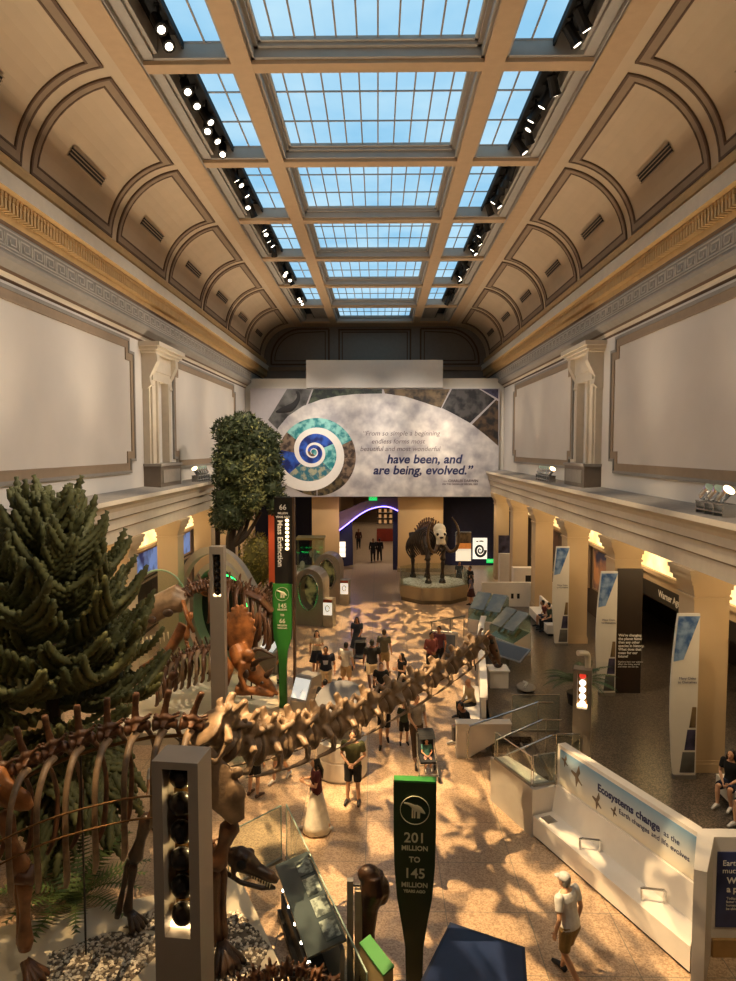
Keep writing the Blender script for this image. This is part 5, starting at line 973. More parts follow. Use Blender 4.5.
# tall leafy tree at the far left
tt = thing('leafy_tree', 'tall bushy dark green tree in front of the mural at the left', 'tree', (AY(249, 560, 30.6).x, 30.6, 0)); OX = V(tt.location)
b = MB(); b.tube([(-.75, 0, 0), (-.8, 0, 2.5), (-.75, .0, 4.4), (-.5, 0, 6.)], [.3, .24, .2, .1], 10); b.build('trunk', BARK, tt, True)
for e in ((-.1, -.2, 5.4), (.5, .1, 5.6), (.2, .3, 6.2)): b = MB(); b.tube(smooth_path([(-.75, 0, 4.0), ((e[0]-.75)/2, e[1]/2, 4.5), e], 4), interp([.13, .06], 9), 8); b.build('bough', BARK, tt, True)
LF = [mat('tree_leaf_dark', '2a3418', .7, var=.3), mat('tree_leaf', '48502a', .7, var=.3), mat('tree_leaf_pale', '717242', .7, var=.3)]
def crown(parts, n, nm, size=.11):
    b = MB()
    for (c, rx, ry, rz_, mi), k in zip(parts, n):
        c = V(c); b.ball(c, (rx*.86, ry*.86, rz_*.9), 16, 10, 0)
        for i in range(k):
            v = V((random.gauss(0, 1), random.gauss(0, 1), random.gauss(0, 1))).normalized(); q = 1+.1*mnoise.noise(v*3+c)+random.uniform(-.1, .07); p = c+V((v.x*rx*q, v.y*ry*q, v.z*rz_*q))
            u = V((random.uniform(-1, 1), random.uniform(-1, 1), random.uniform(-1, 1))).normalized(); w = v.cross(u).normalized()*size*random.uniform(.5, 1.1); uu = (v*.6+u*.6).normalized()*size*random.uniform(.8, 1.6)
            b.prism([p-w*.5, p+uu*.5-w*.2, p+uu, p+w*.5], v*.006, mi if random.random() > .25 else random.randrange(3))
    b.build(nm, LF, tt)
tt.scale = (1.1, 1.1, 1.)
def cz(y): return AY(250, y, 30.6).z
crown([((-.75, 0, cz(432)), .62, .7, .62, 0), ((-.2, .1, cz(428)), .7, .8, .66, 0), ((.35, 0, cz(436)), .6, .7, .6, 0), ((.8, .1, cz(441)), .5, .6, .48, 0)], (900, 900, 700, 500), 'foliage', .13)
random.seed(5)
blobs = [((random.uniform(-1., .25), random.uniform(-.5, .3), cz(random.uniform(460, 520))), random.uniform(.45, .65), .6, random.uniform(.5, .7), random.choice((0, 1, 1))) for _ in range(11)]
blobs += [((x_, 0, cz(450)), .5, .6, .45, 0) for x_ in (-.8, -.3, .2, .7)]+[((-1.0, 0, cz(y)), .42, .6, .5, 0) for y in (460, 478, 497, 515)]+[((random.uniform(.0, .5), -.5, cz(y)), .45, .4, .5, 2) for y in (466, 482, 498)]+[((1.0+random.uniform(-.1, .25), .1, cz(y)), .5, .6, .5, 0) for y in (458, 472, 488, 505)]
crown(blobs, [330]*len(blobs), 'foliage', .13)
# yellow-green bush at its foot
bt = thing('bush', 'yellow green bush at the foot of the tall bushy tree', 'shrub', (OX.x+.2, 31.6, 0)); tt_, tt = tt, bt
LF = [mat('bush_leaf', '5f5a28', .7, var=.3), mat('bush_leaf_pale', '8d8338', .7, var=.3), mat('bush_leaf_dark', '3c3c1c', .7, var=.3)]
crown([((0, 0, 3.2), .8, .5, 1.3, 1)], (900,), 'foliage'); b = MB(); b.tube([(0, 0, 0), (0, 0, 2.4)], .09, 8); b.build('stem', BARK, bt)
# low plants under the conifer


un = thing('fern', 'low green fern beneath the scaly conifer beside the hind leg', 'plant', (-5.3, 11.9, 0))
for i in range(16):
    a = i*2.4; u = V((math.cos(a), math.sin(a), 0)); w = V((-u.y, u.x, 0)); pts = []; b = MB(); el = R(random.uniform(50, 80))
    for k_ in range(10): ee = el-k_/9*1.3; pts.append((pts[-1] if pts else V((0, 0, .1)))+(u*math.cos(ee)+V((0, 0, math.sin(ee))))*(.17 if pts else 0))
    b.tube(pts, interp([.014, .005], 10), 5)
    for k_ in range(1, 10):
        p = pts[k_]; t = (pts[k_]-pts[k_-1]).normalized(); l = .26*math.sin(PI*(k_+1)/11)
        for s in (-1, 1):
            for j in (0, .5): q = p-t*.17*j; b.prism([q-t*.03, q+w*s*l+t*.06, q+t*.03], (0, 0, .004))
    b.build('frond', mat('fern_leaf', '4c5c2c', .6, var=.3), un)
# ------------------------------------------------------------------ people
SKIN = [mat('skin_light', 'c99a78', .55, var=.05), mat('skin_tan', 'a8744f', .55, var=.05), mat('skin_brown', '6e4630', .55, var=.05)]
HAIR = {'dark': mat('hair_dark', '17110d', .5, var=.2), 'brown': mat('hair_brown', '3a2416', .5, var=.2), 'grey': mat('hair_grey', '8d857a', .6, var=.15)}
def cloth(n, c): return mat('cloth_'+n, c, .85, var=.12, scale=9, bump=.35, bscale=18)
SHOE = {'w': mat('shoe_white', 'cfcac2', .6, var=.05), 'b': mat('shoe_black', '17161a', .6, var=.1), 'n': mat('shoe_brown', '5a4030', .6, var=.1)}
EYE = mat('eye_dark', '120d0a', .2, var=0); LIP = mat('lip', '8a4a40', .6, var=0)
def person(label, loc, face, h=1.72, pose='stand', arms=('down', 'down'), shirt=('white', 'cfc9be', 'short'), low=('shorts', 'khaki', '8c7552'), hair=('short', 'dark'), shoes='b', skin=0, lean=0., vox=.014, build=1., extra=None, head=0., group=None):
    r = thing('person', label, 'person', loc, R(face), group); s = h/1.72; sit = pose == 'sit'; dz = -.43 if sit else 0.
    ln = R(lean); hip = V((0, 0, .92+dz))
    def U(x, y, z):      # upper body point, leaning about the hips
        v = V((x*build, y, z+dz))-hip; return V((v.x, v.y*math.cos(ln)+v.z*math.sin(ln), v.z*math.cos(ln)-v.y*math.sin(ln)))+hip
    J = {}
    for sd, k in ((-1, 0), (1, 1)):
        J['hip', k] = V((sd*.095, 0, .9+dz))
        if sit: J['knee', k] = V((sd*.13, .44, .5)); J['ankle', k] = V((sd*.13, .42 if k else .34, .09)); J['toe', k] = J['ankle', k]+V((sd*.02, .17, -.055))
        elif pose == 'walk':
            f = 1 if k else -1; J['knee', k] = V((sd*.1, .12 if f > 0 else .03, .49)); J['ankle', k] = V((sd*.1, .2 if f > 0 else -.28, .09 if f > 0 else .14)); J['toe', k] = J['ankle', k]+V((sd*.03, .17, -.06 if f > 0 else -.1))
        else: J['knee', k] = V((sd*.115, .02, .48)); J['ankle', k] = V((sd*.13, -.02, .09)); J['toe', k] = V((sd*.16, .15, .035))
        J['sh', k] = U(sd*.185, 0, 1.41); a = arms[k]
        E_, W_ = {'down': ((.25, -.03, 1.13), (.26, .06, .9)), 'front': ((.25, -.02, 1.14), (.06, .2, 1.02)), 'bent': ((.23, .05, 1.14), (.1, .27, 1.2)), 'push': ((.22, .06, 1.14), (.16, .34, 1.02)), 'chest': ((.24, .04, 1.15), (.02, .18, 1.2)),
                  'lap': ((.24, .06, 1.14), (.08, .3, 1.03)), 'out': ((.28, .1, 1.2), (.22, .36, 1.22)), 'hip': ((.34, -.06, 1.16), (.2, .04, 1.0)), 'up': ((.24, .16, 1.3), (.08, .2, 1.52))}[a]
        J['el', k] = U(sd*E_[0], E_[1], E_[2]); J['wr', k] = U(sd*W_[0], W_[1], W_[2])
    def torso(b, g, zs, m=0):
        secs = []
        for z, a, d in zs:
            c = U(0, 0, z); n = 14; secs.append([U((a+g)*math.cos(2*PI*i/n), (d+g)*math.sin(2*PI*i/n)+(.012 if z > 1.2 else 0), z) for i in range(n)])
        b.loft(secs)
    TS = [(.84, .12, .09), (.9, .165, .115), (.98, .165, .115), (1.1, .14, .1), (1.22, .15, .105), (1.33, .17, .11), (1.4, .165, .095), (1.45, .12, .075), (1.49, .06, .06)]
    b = MB(); torso(b, 0, TS)
    b.tube([U(0, .0, 1.45), U(0, .015, 1.55)], [.058, .052], 10)
    hc = U(0, .03, 1.61); hr = R(head)
    def Hd(x, y, z): return hc+V((x, y*math.cos(hr)+z*math.sin(hr), z*math.cos(hr)-y*math.sin(hr)))
    b.ball(hc, (.074, .092, .11), 12, 9); b.ball(Hd(0, .035, -.055), (.055, .06, .06), 10, 7); b.tube([Hd(0, .09, .015), Hd(0, .112, -.02), Hd(0, .085, -.028)], [.011, .017, .012], 6)
    for sd in (-1, 1): b.ball(Hd(sd*.077, -.005, -.005), (.014, .022, .032), 6, 5)
    for sd, k in ((-1, 0), (1, 1)):
        hp, kn, an, to = J['hip', k], J['knee', k], J['ankle', k], J['toe', k]
        b.tube([hp, hp.lerp(kn, .5), kn, kn.lerp(an, .3), an], [.088*build, .074, .054, .056, .036], 10); b.tube([an+V((0, -.05, -.04)), an+V((0, 0, -.03)), to], [.035, .042, .03], 8)
        sh, el, wr = J['sh', k], J['el', k], J['wr', k]; b.ball(sh, .06*build, 8, 6); b.tube([sh, sh.lerp(el, .5), el, el.lerp(wr, .35), wr], [.05, .045, .037, .038, .026], 9)
        d = (wr-el).normalized(); pc = wr+d*.05; sx = V((0, 0, 1)) if abs(d.z) < .7 else V((0, 1, 0)); sx = (sx-d*sx.dot(d)).normalized(); nn = d.cross(sx)*(1 if sd < 0 else -1)
        b.tube([wr, wr+d*.045, wr+d*.09], [(.024, .018), (.04, .016), (.036, .014)], 8, ref=sx)
        for f in range(4):
            o = sx*(.03-.02*f); l = (.065, .075, .07, .055)[f]; b.tube([wr+d*.075+o, wr+d*(.09+l*.5)+o*1.1+nn*.008, wr+d*(.09+l)+o*1.1+nn*.028], [.0105, .0098, .008], 6)
        b.tube([wr+d*.03+sx*.03, wr+d*.06+sx*.062, wr+d*.095+sx*.066+nn*.01], [.013, .011, .009], 6)
    me = b.union(vox, 2); body = link('body', me, SKIN[skin], r)
    e = MB()
    for sd in (-1, 1): e.ball(Hd(sd*.03, .083, .018), (.012, .008, .008), 6, 4)
    e.build('eyes', EYE, r); e = MB(); e.ball(Hd(0, .09, -.062), (.024, .008, .006), 6, 4); e.build('mouth', LIP, r)
    # clothes
    nm, col, sl = shirt; b = MB(); g = .016; torso(b, g, [(z, a, d) for z, a, d in TS if .88 < z < 1.47]); fr = {'none': .22, 'short': .62, 'long': 2.}[sl]
    for k in (0, 1):
        sh, el, wr = J['sh', k], J['el', k], J['wr', k]; sh2 = sh+V((0, 0, .004))
        b.ball(sh2, .072*build, 8, 6)
        if fr <= 1: b.tube([sh2, sh.lerp(el, fr)], [.07*build, .062], 10)
        else: b.tube([sh2, el, wr.lerp(el, .04)], [.07*build, .055, .042], 10)
    link('shirt', b.union(vox, 2), cloth(nm, col), r)
    kind, nm, col = low; b = MB()
    if kind in ('shorts', 'pants'):
        torso(b, .014, [(.82, .13, .1), (.88, .165, .115), (.95, .168, .117), (1.02, .16, .112)])
        for k in (0, 1):
            hp, kn, an = J['hip', k], J['knee', k], J['ankle', k]
            if kind == 'shorts': b.tube([hp, hp.lerp(kn, .5), hp.lerp(kn, .86)], [.108*build, .1, .094], 10)
            else: b.tube([hp, hp.lerp(kn, .5), kn, an+V((0, 0, .0))], [.108*build, .094, .075, .062], 10)
        link(kind, b.union(vox, 2), cloth(nm, col), r)
    else:
        zb = {'skirt': .5, 'dress': .45, 'longskirt': .05}[kind]; secs = []; n = 20
        if sit:
            b = MB(); torso(b, .02, [(.84, .16, .12), (.9, .17, .12), (1.02, .16, .11)])
            for k in (0, 1): b.tube([J['hip', k], J['knee', k], J['knee', k].lerp(J['ankle', k], .8 if kind == 'longskirt' else .2)], [.12, .11, .12], 10)
            link('skirt', b.union(vox, 2), cloth(nm, col), r)
        else:
            for z in interp([1.05, .95, zb], 12):
                t = (1.05-z)/(1.05-zb); a = .155+t*(.13 if kind != 'longskirt' else .19); d = .112+t*(.12 if kind != 'longskirt' else .22)
                secs.append([V((a*math.cos(2*PI*i/n)*(1+.06*t*math.cos(5*2*PI*i/n)), d*math.sin(2*PI*i/n)*(1+.06*t*math.sin(4*2*PI*i/n)), z)) for i in range(n)])
            b.loft(secs); b.build('skirt', cloth(nm, col), r, True)
    for k in (0, 1):
        an, to = J['ankle', k], J['toe', k]; q = MB(); q.tube([an+V((0, -.075, -.055)), an+V((0, -.04, -.04)), an.lerp(to, .5)+V((0, 0, -.0)), to+V((0, .05, .0))], [(.035, .03), (.05, .048), (.046, .042), (.032, .028)], 10, ref=(0, 0, 1)); q.build('shoe', SHOE[shoes], r, True)
    # hair
    hk, hcx = hair; b = MB()
    if hk != 'none':
        b.ball(Hd(0, -.022, .022), (.083, .092, .105), 14, 10); b.ball(Hd(0, -.035, -.03), (.078, .07, .07), 12, 8)
        if hk in ('long', 'pony'):
            wd_ = .085 if hk == 'long' else .04; b.tube([Hd(0, -.05, .02), Hd(0, -.1, -.08), U(0, -.12, 1.42), U(0, -.125, 1.24)], [(.05, wd_*.9), (.045, wd_*1.1), (.04, wd_*1.25), (.02, wd_*.8)], 10, ref=(0, 1, 0))
            if hk == 'long':
                for sd in (-1, 1): b.tube([Hd(sd*.06, -.01, .04), Hd(sd*.085, .0, -.06), U(sd*.1, .02, 1.43)], [.03, .034, .02], 8)
        if hk == 'bun': b.ball(Hd(0, -.09, .09), .045, 10, 7)
        link('hair', b.union(.012, 2), HAIR[hcx], r)
    if hk == 'cap' or (extra and 'cap' in extra):
        b = MB(); b.lathe([(.09, 0), (.092, .03), (.08, .075), (.045, .1), (.005, .108)], (0, 0, 0), 16); b.v = [tuple(Hd(v[0], v[1]*1.08-.005, v[2]+.022)) for v in b.v]; b.build('cap_crown', cloth('cap_white', 'd8d4cc'), r, True)
        b = MB(); b.prism([Hd(.075*math.cos(t), .08+.1*math.sin(t), .026-.02*math.sin(t)) for t in interp([0, PI], 12)], (0, 0, .012)); b.build('cap_brim', cloth('cap_white', 'd8d4cc'), r)
    if extra and 'bag' in extra:
        b = MB(); b.box((.17, -.08, .74), (.3, .14, .96)); b.build('shoulder_bag', cloth('bag', '15151a'), r); b = MB(); b.tube([U(.24, .03, .95), U(.19, -.13, 1.2), U(-.05, -.1, 1.49), U(-.1, .02, 1.48), U(.1, .14, 1.2), U(.24, .06, .95)], .01, 5); b.build('bag_strap', cloth('bag', '15151a'), r)
    if extra and 'backpack' in extra: b = MB(); b.tube([U(0, -.19, 1.02), U(0, -.2, 1.2), U(0, -.18, 1.4)], [(.07, .11), (.09, .14), (.05, .1)], 10, ref=(0, 1, 0)); b.build('backpack', cloth('pack', '2a2a30'), r, True)
    if extra and 'print' in extra: b = MB(); b.prism([U(-.08, .131, 1.28), U(.08, .131, 1.28), U(.07, .131, 1.2), U(.05, .131, 1.13), U(-.06, .131, 1.15)], (0, .004, 0)); b.build('shirt_print', cloth('print', 'c8ccd4'), r)
    if extra and 'phone' in extra: c = (J['wr', 0]+J['wr', 1])/2; d = .05; b = MB(); b.box((c.x-.035, c.y+.09, c.z-.02), (c.x+.035, c.y+.1, c.z+.12)); b.build('phone', BLACKM, r)
    r.scale = (s, s, s); return r
def at(x, y, z=0.): v = G(x, y, z); v.z = z+.003; return v
person('man in a white shirt, khaki shorts and a white cap walking past the navy kiosk', at(569, 981), 38, 1.73, 'walk', ('down', 'down'), ('white_check', 'd5d2cc', 'short'), ('shorts', 'khaki', '8d7448'), ('short', 'grey'), 'b', 0, 8, .01, 1.1, ('cap',))
person('man in a dark olive shirt and black shorts with hands clasped below the long neck', at(353, 803), 172, 1.78, 'stand', ('front', 'front'), ('olive', '4a4a2a', 'short'), ('shorts', 'black', '121214'), ('short', 'brown'), 'b', 0, 0, .011, 1.1)
person('woman in a maroon top and long white skirt with a black shoulder bag', at(317, 831), 100, 1.68, 'walk', ('bent', 'bent'), ('maroon', '4a1418', 'short'), ('longskirt', 'white_skirt', 'd4ccbc'), ('long', 'dark'), 'w', 0, 0, .011, 1., ('bag',))
sm = person('man in a grey T-shirt and brown trousers standing behind a stroller', at(416, 757), 195, 1.76, 'walk', ('down', 'push'), ('grey', '8d857c', 'short'), ('pants', 'brown', '4a382a'), ('short', 'brown'), 'n', 0, 0, .012)
person('child in a dark green shirt and black shorts beside the man with the stroller', at(404, 744), 185, 1.25, 'stand', ('down', 'down'), ('dkgreen', '3c4434', 'short'), ('shorts', 'black', '121214'), ('short', 'brown'), 'b', 0)
person('woman in a black top and shorts just behind the long neck, left of the stroller', at(384, 745), 180, 1.68, 'walk', ('bent', 'bent'), ('black', '16161a', 'short'), ('shorts', 'black', '121214'), ('pony', 'brown'), 'b', 0)
person('woman in a white patterned top and dark skirt with long hair', at(317, 674), 185, 1.66, 'stand', ('chest', 'down'), ('cream_print', 'c8bca8', 'short'), ('skirt', 'navy_skirt', '1c2030'), ('long', 'dark'), 'n', 0)
person('man in a navy T-shirt with a pale print and cream shorts', at(326, 697), 180, 1.76, 'stand', ('down', 'down'), ('navy', '1a2032', 'short'), ('shorts', 'cream', 'c4b494'), ('short', 'dark'), 'b', 1, 0, .014, 1.15, ('print',))
person('man in a white shirt and tan shorts seen from behind', at(346, 692), -20, 1.76, 'stand', ('front', 'down'), ('white', 'd0cabf', 'short'), ('shorts', 'tan', 'a58c68'), ('short', 'dark'), 'n', 0)
person('woman in a dark blue dress pushing a stroller in the middle of the hall', at(357, 658), 170, 1.68, 'stand', ('push', 'push'), ('dkblue', '2c3442', 'short'), ('dress', 'dkblue', '2c3442'), ('long', 'dark'), 'b', 1)
person('man in a black T-shirt and white shorts seen from behind', at(372, 690), 10, 1.8, 'walk', ('down', 'down'), ('black', '121214', 'short'), ('shorts', 'pale', 'cbbda4'), ('short', 'dark'), 'b', 2, 0, .014, 1.1)
person('man in an olive grey T-shirt and khaki shorts walking away', at(384, 676), -15, 1.76, 'walk', ('down', 'down'), ('olivegrey', '6a6450', 'short'), ('shorts', 'khaki2', '9a855f'), ('short', 'brown'), 'n', 0)
person('woman with long dark hair in a black dress, arm raised, behind the long neck', at(402, 702), 120, 1.66, 'stand', ('bent', 'bent'), ('black', '121214', 'none'), ('dress', 'black', '121214'), ('long', 'dark'), 'b', 0)
person('person in a black top with a small child, just above the long neck', at(381, 712), 180, 1.62, 'stand', ('front', 'front'), ('black', '16161a', 'short'), ('pants', 'dk', '1c1a1c'), ('bun', 'brown'), 'b', 0)
person('person in a red checked shirt with back to the wall rail, left of a pair', at(431, 678), 200, 1.72, 'stand', ('front', 'front'), ('red_check', '8a4a44', 'long'), ('pants', 'dk', '1c1a1c'), ('short', 'dark'), 'b', 1)
person('person in a plum shirt close behind the one in red check', at(439, 672), 150, 1.76, 'stand', ('down', 'front'), ('plum', '6a3a40', 'short'), ('pants', 'dk', '1c1a1c'), ('short', 'dark'), 'b', 1)
person('person in a tan top sitting on the curved bench under the long neck', V((3.22, 21.0, .02)), 110, 1.7, 'sit', ('lap', 'lap'), ('tan_top', 'a08862', 'long'), ('pants', 'dk', '1c1a1c'), ('none', 'dark'), 'b', 1, 10)
person('person in a black hooded top and grey trousers sitting at the bench end', V((2.88, 19.15, .02)), 115, 1.72, 'sit', ('lap', 'lap'), ('black_hood', '101014', 'long'), ('pants', 'grey_trousers', '6c6660'), ('short', 'dark'), 'w', 1, 22)
person('person with pale shoes and bare legs half hidden behind the thick end of the neck', at(281, 780), 160, 1.72, 'walk', ('down', 'down'), ('dkred', '4a2a26', 'short'), ('shorts', 'khaki2', '9a855f'), ('short', 'dark'), 'w', 0)
person('person in dark shorts and sandals behind the shoulder of the skeleton', at(254, 796), -30, 1.66, 'stand', ('down', 'down'), ('dkgreen', '3c4434', 'short'), ('shorts', 'black', '121214'), ('short', 'dark'), 'n', 0)
person('person with dark hair bending over the round pod', at(324, 733), -10, 1.6, 'stand', ('front', 'front'), ('black', '16161a', 'short'), ('pants', 'dk', '1c1a1c'), ('short', 'dark'), 'b', 0, 15)
person('dark haired person beside the one bending over the round pod', at(341, 731), 20, 1.6, 'stand', ('front', 'front'), ('dkblue', '2c3442', 'short'), ('pants', 'dk', '1c1a1c'), ('short', 'dark'), 'b', 0, 10)
person('person reading on the white aisle bench with crossed arms', V((7.7, 29.6, .63)), 95, 1.66, 'sit', ('lap', 'lap'), ('red_print', '7a3a34', 'short'), ('shorts', 'dkblue', '2c3442'), ('short', 'dark'), 'b', 0, 18, .016)
person('second person on the white aisle bench, half behind the banner', V((7.7, 28.9, .63)), 90, 1.7, 'sit', ('lap', 'lap'), ('dkgreen', '3c4434', 'short'), ('pants', 'dk', '1c1a1c'), ('short', 'dark'), 'b', 0, 10, .016)
person('woman in a black T-shirt sitting by the nearest right column', V((8.1, 14.75, .63)), 130, 1.66, 'sit', ('lap', 'lap'), ('black', '121214', 'short'), ('shorts', 'navy_short', '1c2238'), ('long', 'dark'), 'w', 0, 5, .012)
person('person in pale shoes cut off by the right edge of the view', V((8.15, 13.95, .63)), 120, 1.72, 'sit', ('lap', 'lap'), ('grey', '8d857c', 'short'), ('shorts', 'dkblue', '2c3442'), ('short', 'brown'), 'w', 0, 5, .012)
person('person in black at the right side of the mammoth platform', at(470, 596), 120, 1.74, 'stand', ('down', 'down'), ('black', '16161a', 'short'), ('pants', 'dk', '1c1a1c'), ('short', 'dark'), 'b', 1, 0, .018)
person('person in a lilac top and dark skirt in front of the mammoth platform, right', at(471, 605), 60, 1.66, 'stand', ('down', 'down'), ('lilac', '70687c', 'short'), ('skirt', 'wine', '3c1a1e'), ('long', 'dark'), 'b', 0, 0, .018)
person('person in dark blue behind the right corner of the mammoth platform', at(459, 590), 200, 1.74, 'stand', ('down', 'down'), ('dkblue', '2c3442', 'short'), ('pants', 'dk', '1c1a1c'), ('short', 'dark'), 'b', 1, 0, .018)
person('dark figure standing in the middle of the far corridor', at(373, 562), 180, 1.76, 'walk', ('down', 'down'), ('black', '16161a', 'long'), ('pants', 'dk', '1c1a1c'), ('short', 'dark'), 'b', 1, 0, .02)
person('dark figure right of another in the far corridor', at(379.5, 561), 0, 1.7, 'stand', ('down', 'down'), ('dk', '1c1a1c', 'long'), ('pants', 'dk', '1c1a1c'), ('short', 'dark'), 'b', 1, 0, .02)
person('lone dark figure at the left side of the far corridor', at(358.5, 549), 180, 1.7, 'walk', ('down', 'down'), ('dkred', '4a2a26', 'long'), ('pants', 'dk', '1c1a1c'), ('short', 'dark'), 'b', 1, 0, .02)
person('person in a dusty red top standing in shadow beside the horned skull', at(281, 683), 90, 1.7, 'stand', ('down', 'down'), ('dustred', '6a4038', 'short'), ('pants', 'dk', '1c1a1c'), ('short', 'dark'), 'b', 1)
person('person in black trousers behind the hanging branches of the scaly conifer', V((-4.6, 14.6, .003)), 30, 1.7, 'stand', ('down', 'down'), ('white', 'd0cabf', 'short'), ('pants', 'dk', '1c1a1c'), ('short', 'dark'), 'b', 0)
# strollers
def stroller(p, face, label, child):
    r = thing('stroller', label, 'stroller', p, R(face)); b = MB()
    for s in (-1, 1): b.tube([(s*.22, -.35, 1.0), (s*.24, -.1, .55), (s*.24, .35, .12)], .014, 6); b.tube([(s*.24, .05, .5), (s*.24, -.3, .12)], .014, 6)
    b.tube([(-.22, -.35, 1.0), (.22, -.35, 1.0)], .016, 6); b.tube([(-.24, .3, .17), (.24, .3, .17)], .012, 6); b.tube([(-.24, -.28, .14), (.24, -.28, .14)], .012, 6); b.build('frame', GREYMET, r)
    for s in (-1, 1):
        for y in (-.3, .36): w = MB(); w.tube([(s*.25-.02, y, .095), (s*.25+.02, y, .095)], .095, 14, ref=(0, 0, 1)); w.build('wheel', DARK, r)
    b = MB(); b.prism([(-.2, -.2, .45), (-.2, .22, .42), (-.2, .24, .48), (-.2, -.12, .52), (-.2, -.26, .92), (-.2, -.32, .9)], (.4, 0, 0)); b.build('seat', cloth('stroller_seat', '22242a'), r)
    b = MB(); n = 8; b.loft([[V((-.21+.42*j/6, -.3+.4*math.sin(t)*.9, .88+.22*math.cos(t)+d)) for j in range(7)]+[V((-.21+.42*(6-j)/6, -.3+.37*math.sin(t)*.9, .88+.2*math.cos(t)+d)) for j in range(7)] for t, d in [(x, 0) for x in interp([-.5, 1.1], n)]]); b.build('canopy', cloth('stroller_canopy', '1a1c20'), r)
    return r
q = at(427, 776); stroller(q, 185, 'dark stroller with a small child in it, right of the man in grey', True)
person('small child in a teal top sitting in the dark stroller', V((q.x, q.y+.12, .2)), 185, .95, 'sit', ('lap', 'lap'), ('teal', '4a8078', 'short'), ('shorts', 'pink', 'a8807a'), ('short', 'brown'), 'w', 0, -10, .012)
q = at(360, 668); stroller(q, 175, 'black stroller pushed by the woman in the dark blue dress', False)
# ------------------------------------------------------------------ lights
def light(kind, name, loc, energy, color, rot=None, to=None, **kw):
    d = bpy.data.lights.new(name, kind); d.energy = energy; d.color = color
    for k, v in kw.items(): setattr(d, k, v)
    o = bpy.data.objects.new(name, d); COL.objects.link(o); o.location = loc
    if to is not None: o.rotation_euler = (V(to)-V(loc)).to_track_quat('-Z', 'Y').to_euler()
    elif rot: o.rotation_euler = rot
    return o
WARM = (1., .72, .42); WARM2 = (1., .82, .6)
def gobo(o, scale, lo, hi, seed, floor=.12):
    d = o.data; d.use_nodes = True; nt = d.node_tree; em = nt.nodes['Emission']; L = nt.links
    tc = nt.nodes.new('ShaderNodeTexCoord'); mp = nt.nodes.new('ShaderNodeMapping'); mp.inputs['Location'].default_value = (seed*3.1, seed*1.7, seed); mp.inputs['Scale'].default_value = (1., 1.9, 1.)
    n = nt.nodes.new('ShaderNodeTexNoise'); n.inputs['Scale'].default_value = scale; n.inputs['Detail'].default_value = 2.5; n.inputs['Distortion'].default_value = .6
    r = nt.nodes.new('ShaderNodeValToRGB'); r.color_ramp.elements[0].position = lo; r.color_ramp.elements[1].position = hi
    r.color_ramp.elements[0].color = (floor, floor, floor, 1)
    L.new(tc.outputs['Normal'], mp.inputs[0]); L.new(mp.outputs[0], n.inputs['Vector']); L.new(n.outputs['Fac'], r.inputs[0]); L.new(r.outputs[0], em.inputs['Color'])
    em.inputs['Strength'].default_value = 1.
# leaf-pattern projectors hung in the ceiling slots
for i, (x, y, tx, ty, e, ang, sc_) in enumerate([(-4.6, 11, 1.4, 13., 22000, 36, 13), (-4.6, 18, 0.2, 19.5, 15000, 34, 15), (4.6, 26, .1, 25.5, 18000, 34, 18), (4.6, 33, 1.2, 33., 18000, 32, 18), (-4.6, 8, -3.2, 10.8, 6500, 34, 13)]):
    o = light('SPOT', 'leaf_projector', (x, y, 17.3), e, (1, .67, .33), to=(tx, ty, 0), spot_size=R(ang), spot_blend=.6, shadow_soft_size=.03); gobo(o, sc_, .47, .56, i+1, .02)
w = bpy.data.worlds.new('world'); S.world = w; w.use_nodes = True; w.node_tree.nodes['Background'].inputs[0].default_value = (.8, .85, 1, 1); w.node_tree.nodes['Background'].inputs[1].default_value = .05
for s in (-1, 1):
    for y in (6, 11, 16, 21, 26, 31, 36, 41):
        light('SPOT', 'ledge_uplight', (s*7.55, y, 7.2), 820 if s < 0 else 560, (1., .82, .6), to=(s*5., y, 17.4), spot_size=R(88), spot_blend=1., shadow_soft_size=.5)
    for y in (10, 16, 22, 28, 34, 40): light('SPOT', 'wall_wash', (-s*4.6, y, 17.2), 2300 if s < 0 else 720, (1., .88, .74), to=(s*8.7, y+1, 9.5), spot_size=R(52), spot_blend=1., shadow_soft_size=.2)
    for y in (14, 19.4, 25, 30.4, 36, 41): light('POINT', 'aisle_lamp', (s*9.3, y, 5.0), 55, WARM, shadow_soft_size=.2)
    for y in (14.5, 20, 25.5, 31, 36.5, 42): light('SPOT', 'column_wash', (s*2.9, y-1.5, 17.3), 2300, (1., .76, .48), to=(s*8.1, y+.8, 3.6), spot_size=R(24), spot_blend=.9, shadow_soft_size=.1)
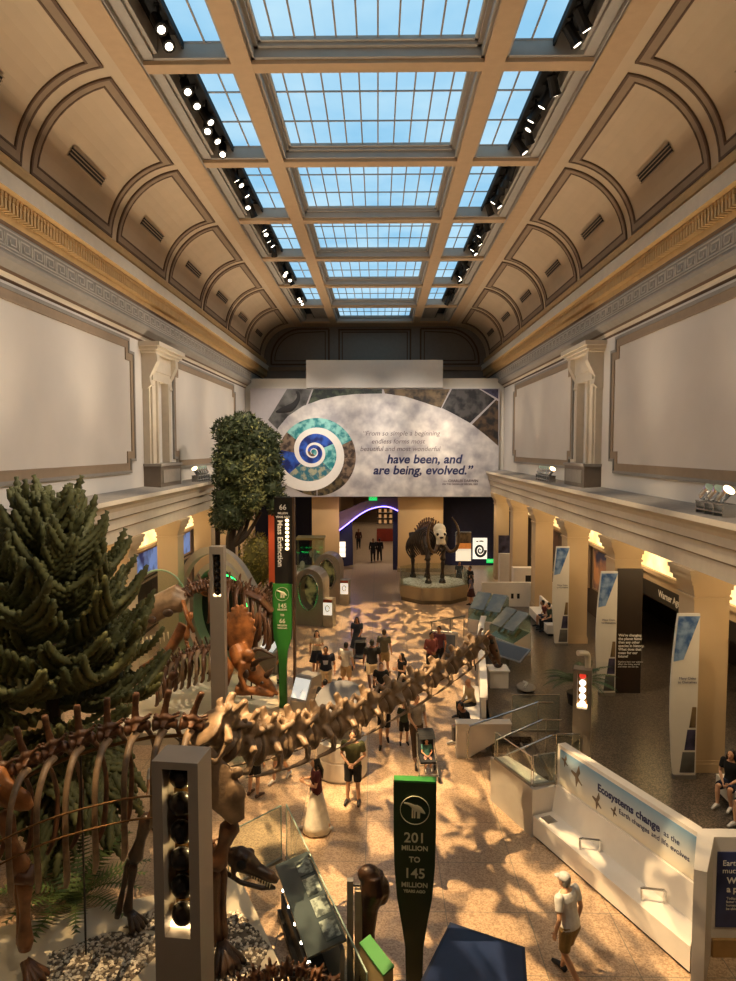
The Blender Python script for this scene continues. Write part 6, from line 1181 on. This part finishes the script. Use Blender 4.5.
# spotlights on the mural, the trees, the skeletons, the bench wall and the far hall
for x in (-5.5, -1.5, 2.5, 6.5): light('SPOT', 'mural_spot', (x*.6, 36, 17.3), 2900, (1, .88, .76), to=(x, 45.6, 8.8), spot_size=R(42), spot_blend=.9, shadow_soft_size=.1)
light('SPOT', 'quote_spot', (3., 36, 17.3), 3200, (1, .78, .5), to=(4.0, 45.6, 9.0), spot_size=R(17), spot_blend=1., shadow_soft_size=.1)
for a, t, e, sz in (((4.6, 8, 17.3), (-5.8, 12.5, 4.8), 3200, 28), ((-1, 19, 17.3), (-5.2, 30.4, 8), 7500, 24), ((4.6, 14, 17.3), (-5.6, 21.3, 2.), 7500, 20), ((4.6, 30, 17.3), (3.3, 38.5, 2.5), 3800, 16), ((-4.6, 6, 17.3), (4.8, 12.3, 1.2), 4200, 17), ((4.6, 5, 17.3), (-.2, 11.5, 4.2), 1300, 24), ((-4.6, 14, 17.3), (3.8, 21, 1.2), 1900, 14), ((4.6, 2, 17.3), (-2.6, 6.2, 4.5), 2600, 16)):
    light('SPOT', 'exhibit_spot', a, e, (1., .8, .56), to=t, spot_size=R(sz), spot_blend=.8, shadow_soft_size=.06)
light('POINT', 'ring_glow', (rc.x+.3, 26.6, 2.6), 7, (.2, 1, .45), shadow_soft_size=.2)
for y in (52, 58, 65, 72): light('SPOT', 'corridor_lamp', (.8, y, 5.2), 330, (1, .8, .58), rot=(0, 0, 0), spot_size=R(120), spot_blend=.6, shadow_soft_size=.3)
light('POINT', 'arch_glow', (-1.6, 45.4, 3.6), 12, (.5, .35, 1.), shadow_soft_size=.2)
for x in (-2, 3.5, 7): light('SPOT', 'far_wash', (x, 43, 5.2), 200, WARM, to=(x+.4, 46.4, 2.4), spot_size=R(80), spot_blend=1., shadow_soft_size=.2)
light('SPOT', 'notice_fill', (6.5, 5., 16.), 1500, (1, .78, .5), to=(7., 10.9, .6), spot_size=R(14), spot_blend=.7, shadow_soft_size=.06)  # unseen spot added to brighten the notice and its kick plate
for k_ in (1, 3, 5): light('POINT', 'slot_fill', (AY(182, 760, 6.2).x+.09, 6.2, 3.95+.268*k_), 2.2, (1, .75, .35), shadow_soft_size=.02)  # added between the spheres to brighten the slot backing to gold
light('POINT', 'doorway_fill', (12., 22.5, 4.8), 60, WARM, shadow_soft_size=.2)  # unseen fill added so the room behind the doorway is not black
S.view_settings.view_transform = 'Standard'; S.view_settings.look = 'None'; S.view_settings.gamma = 1.; S.view_settings.use_curve_mapping = False
S.view_settings.exposure = .5
S.cycles.use_denoising = True; S.cycles.max_bounces = 6
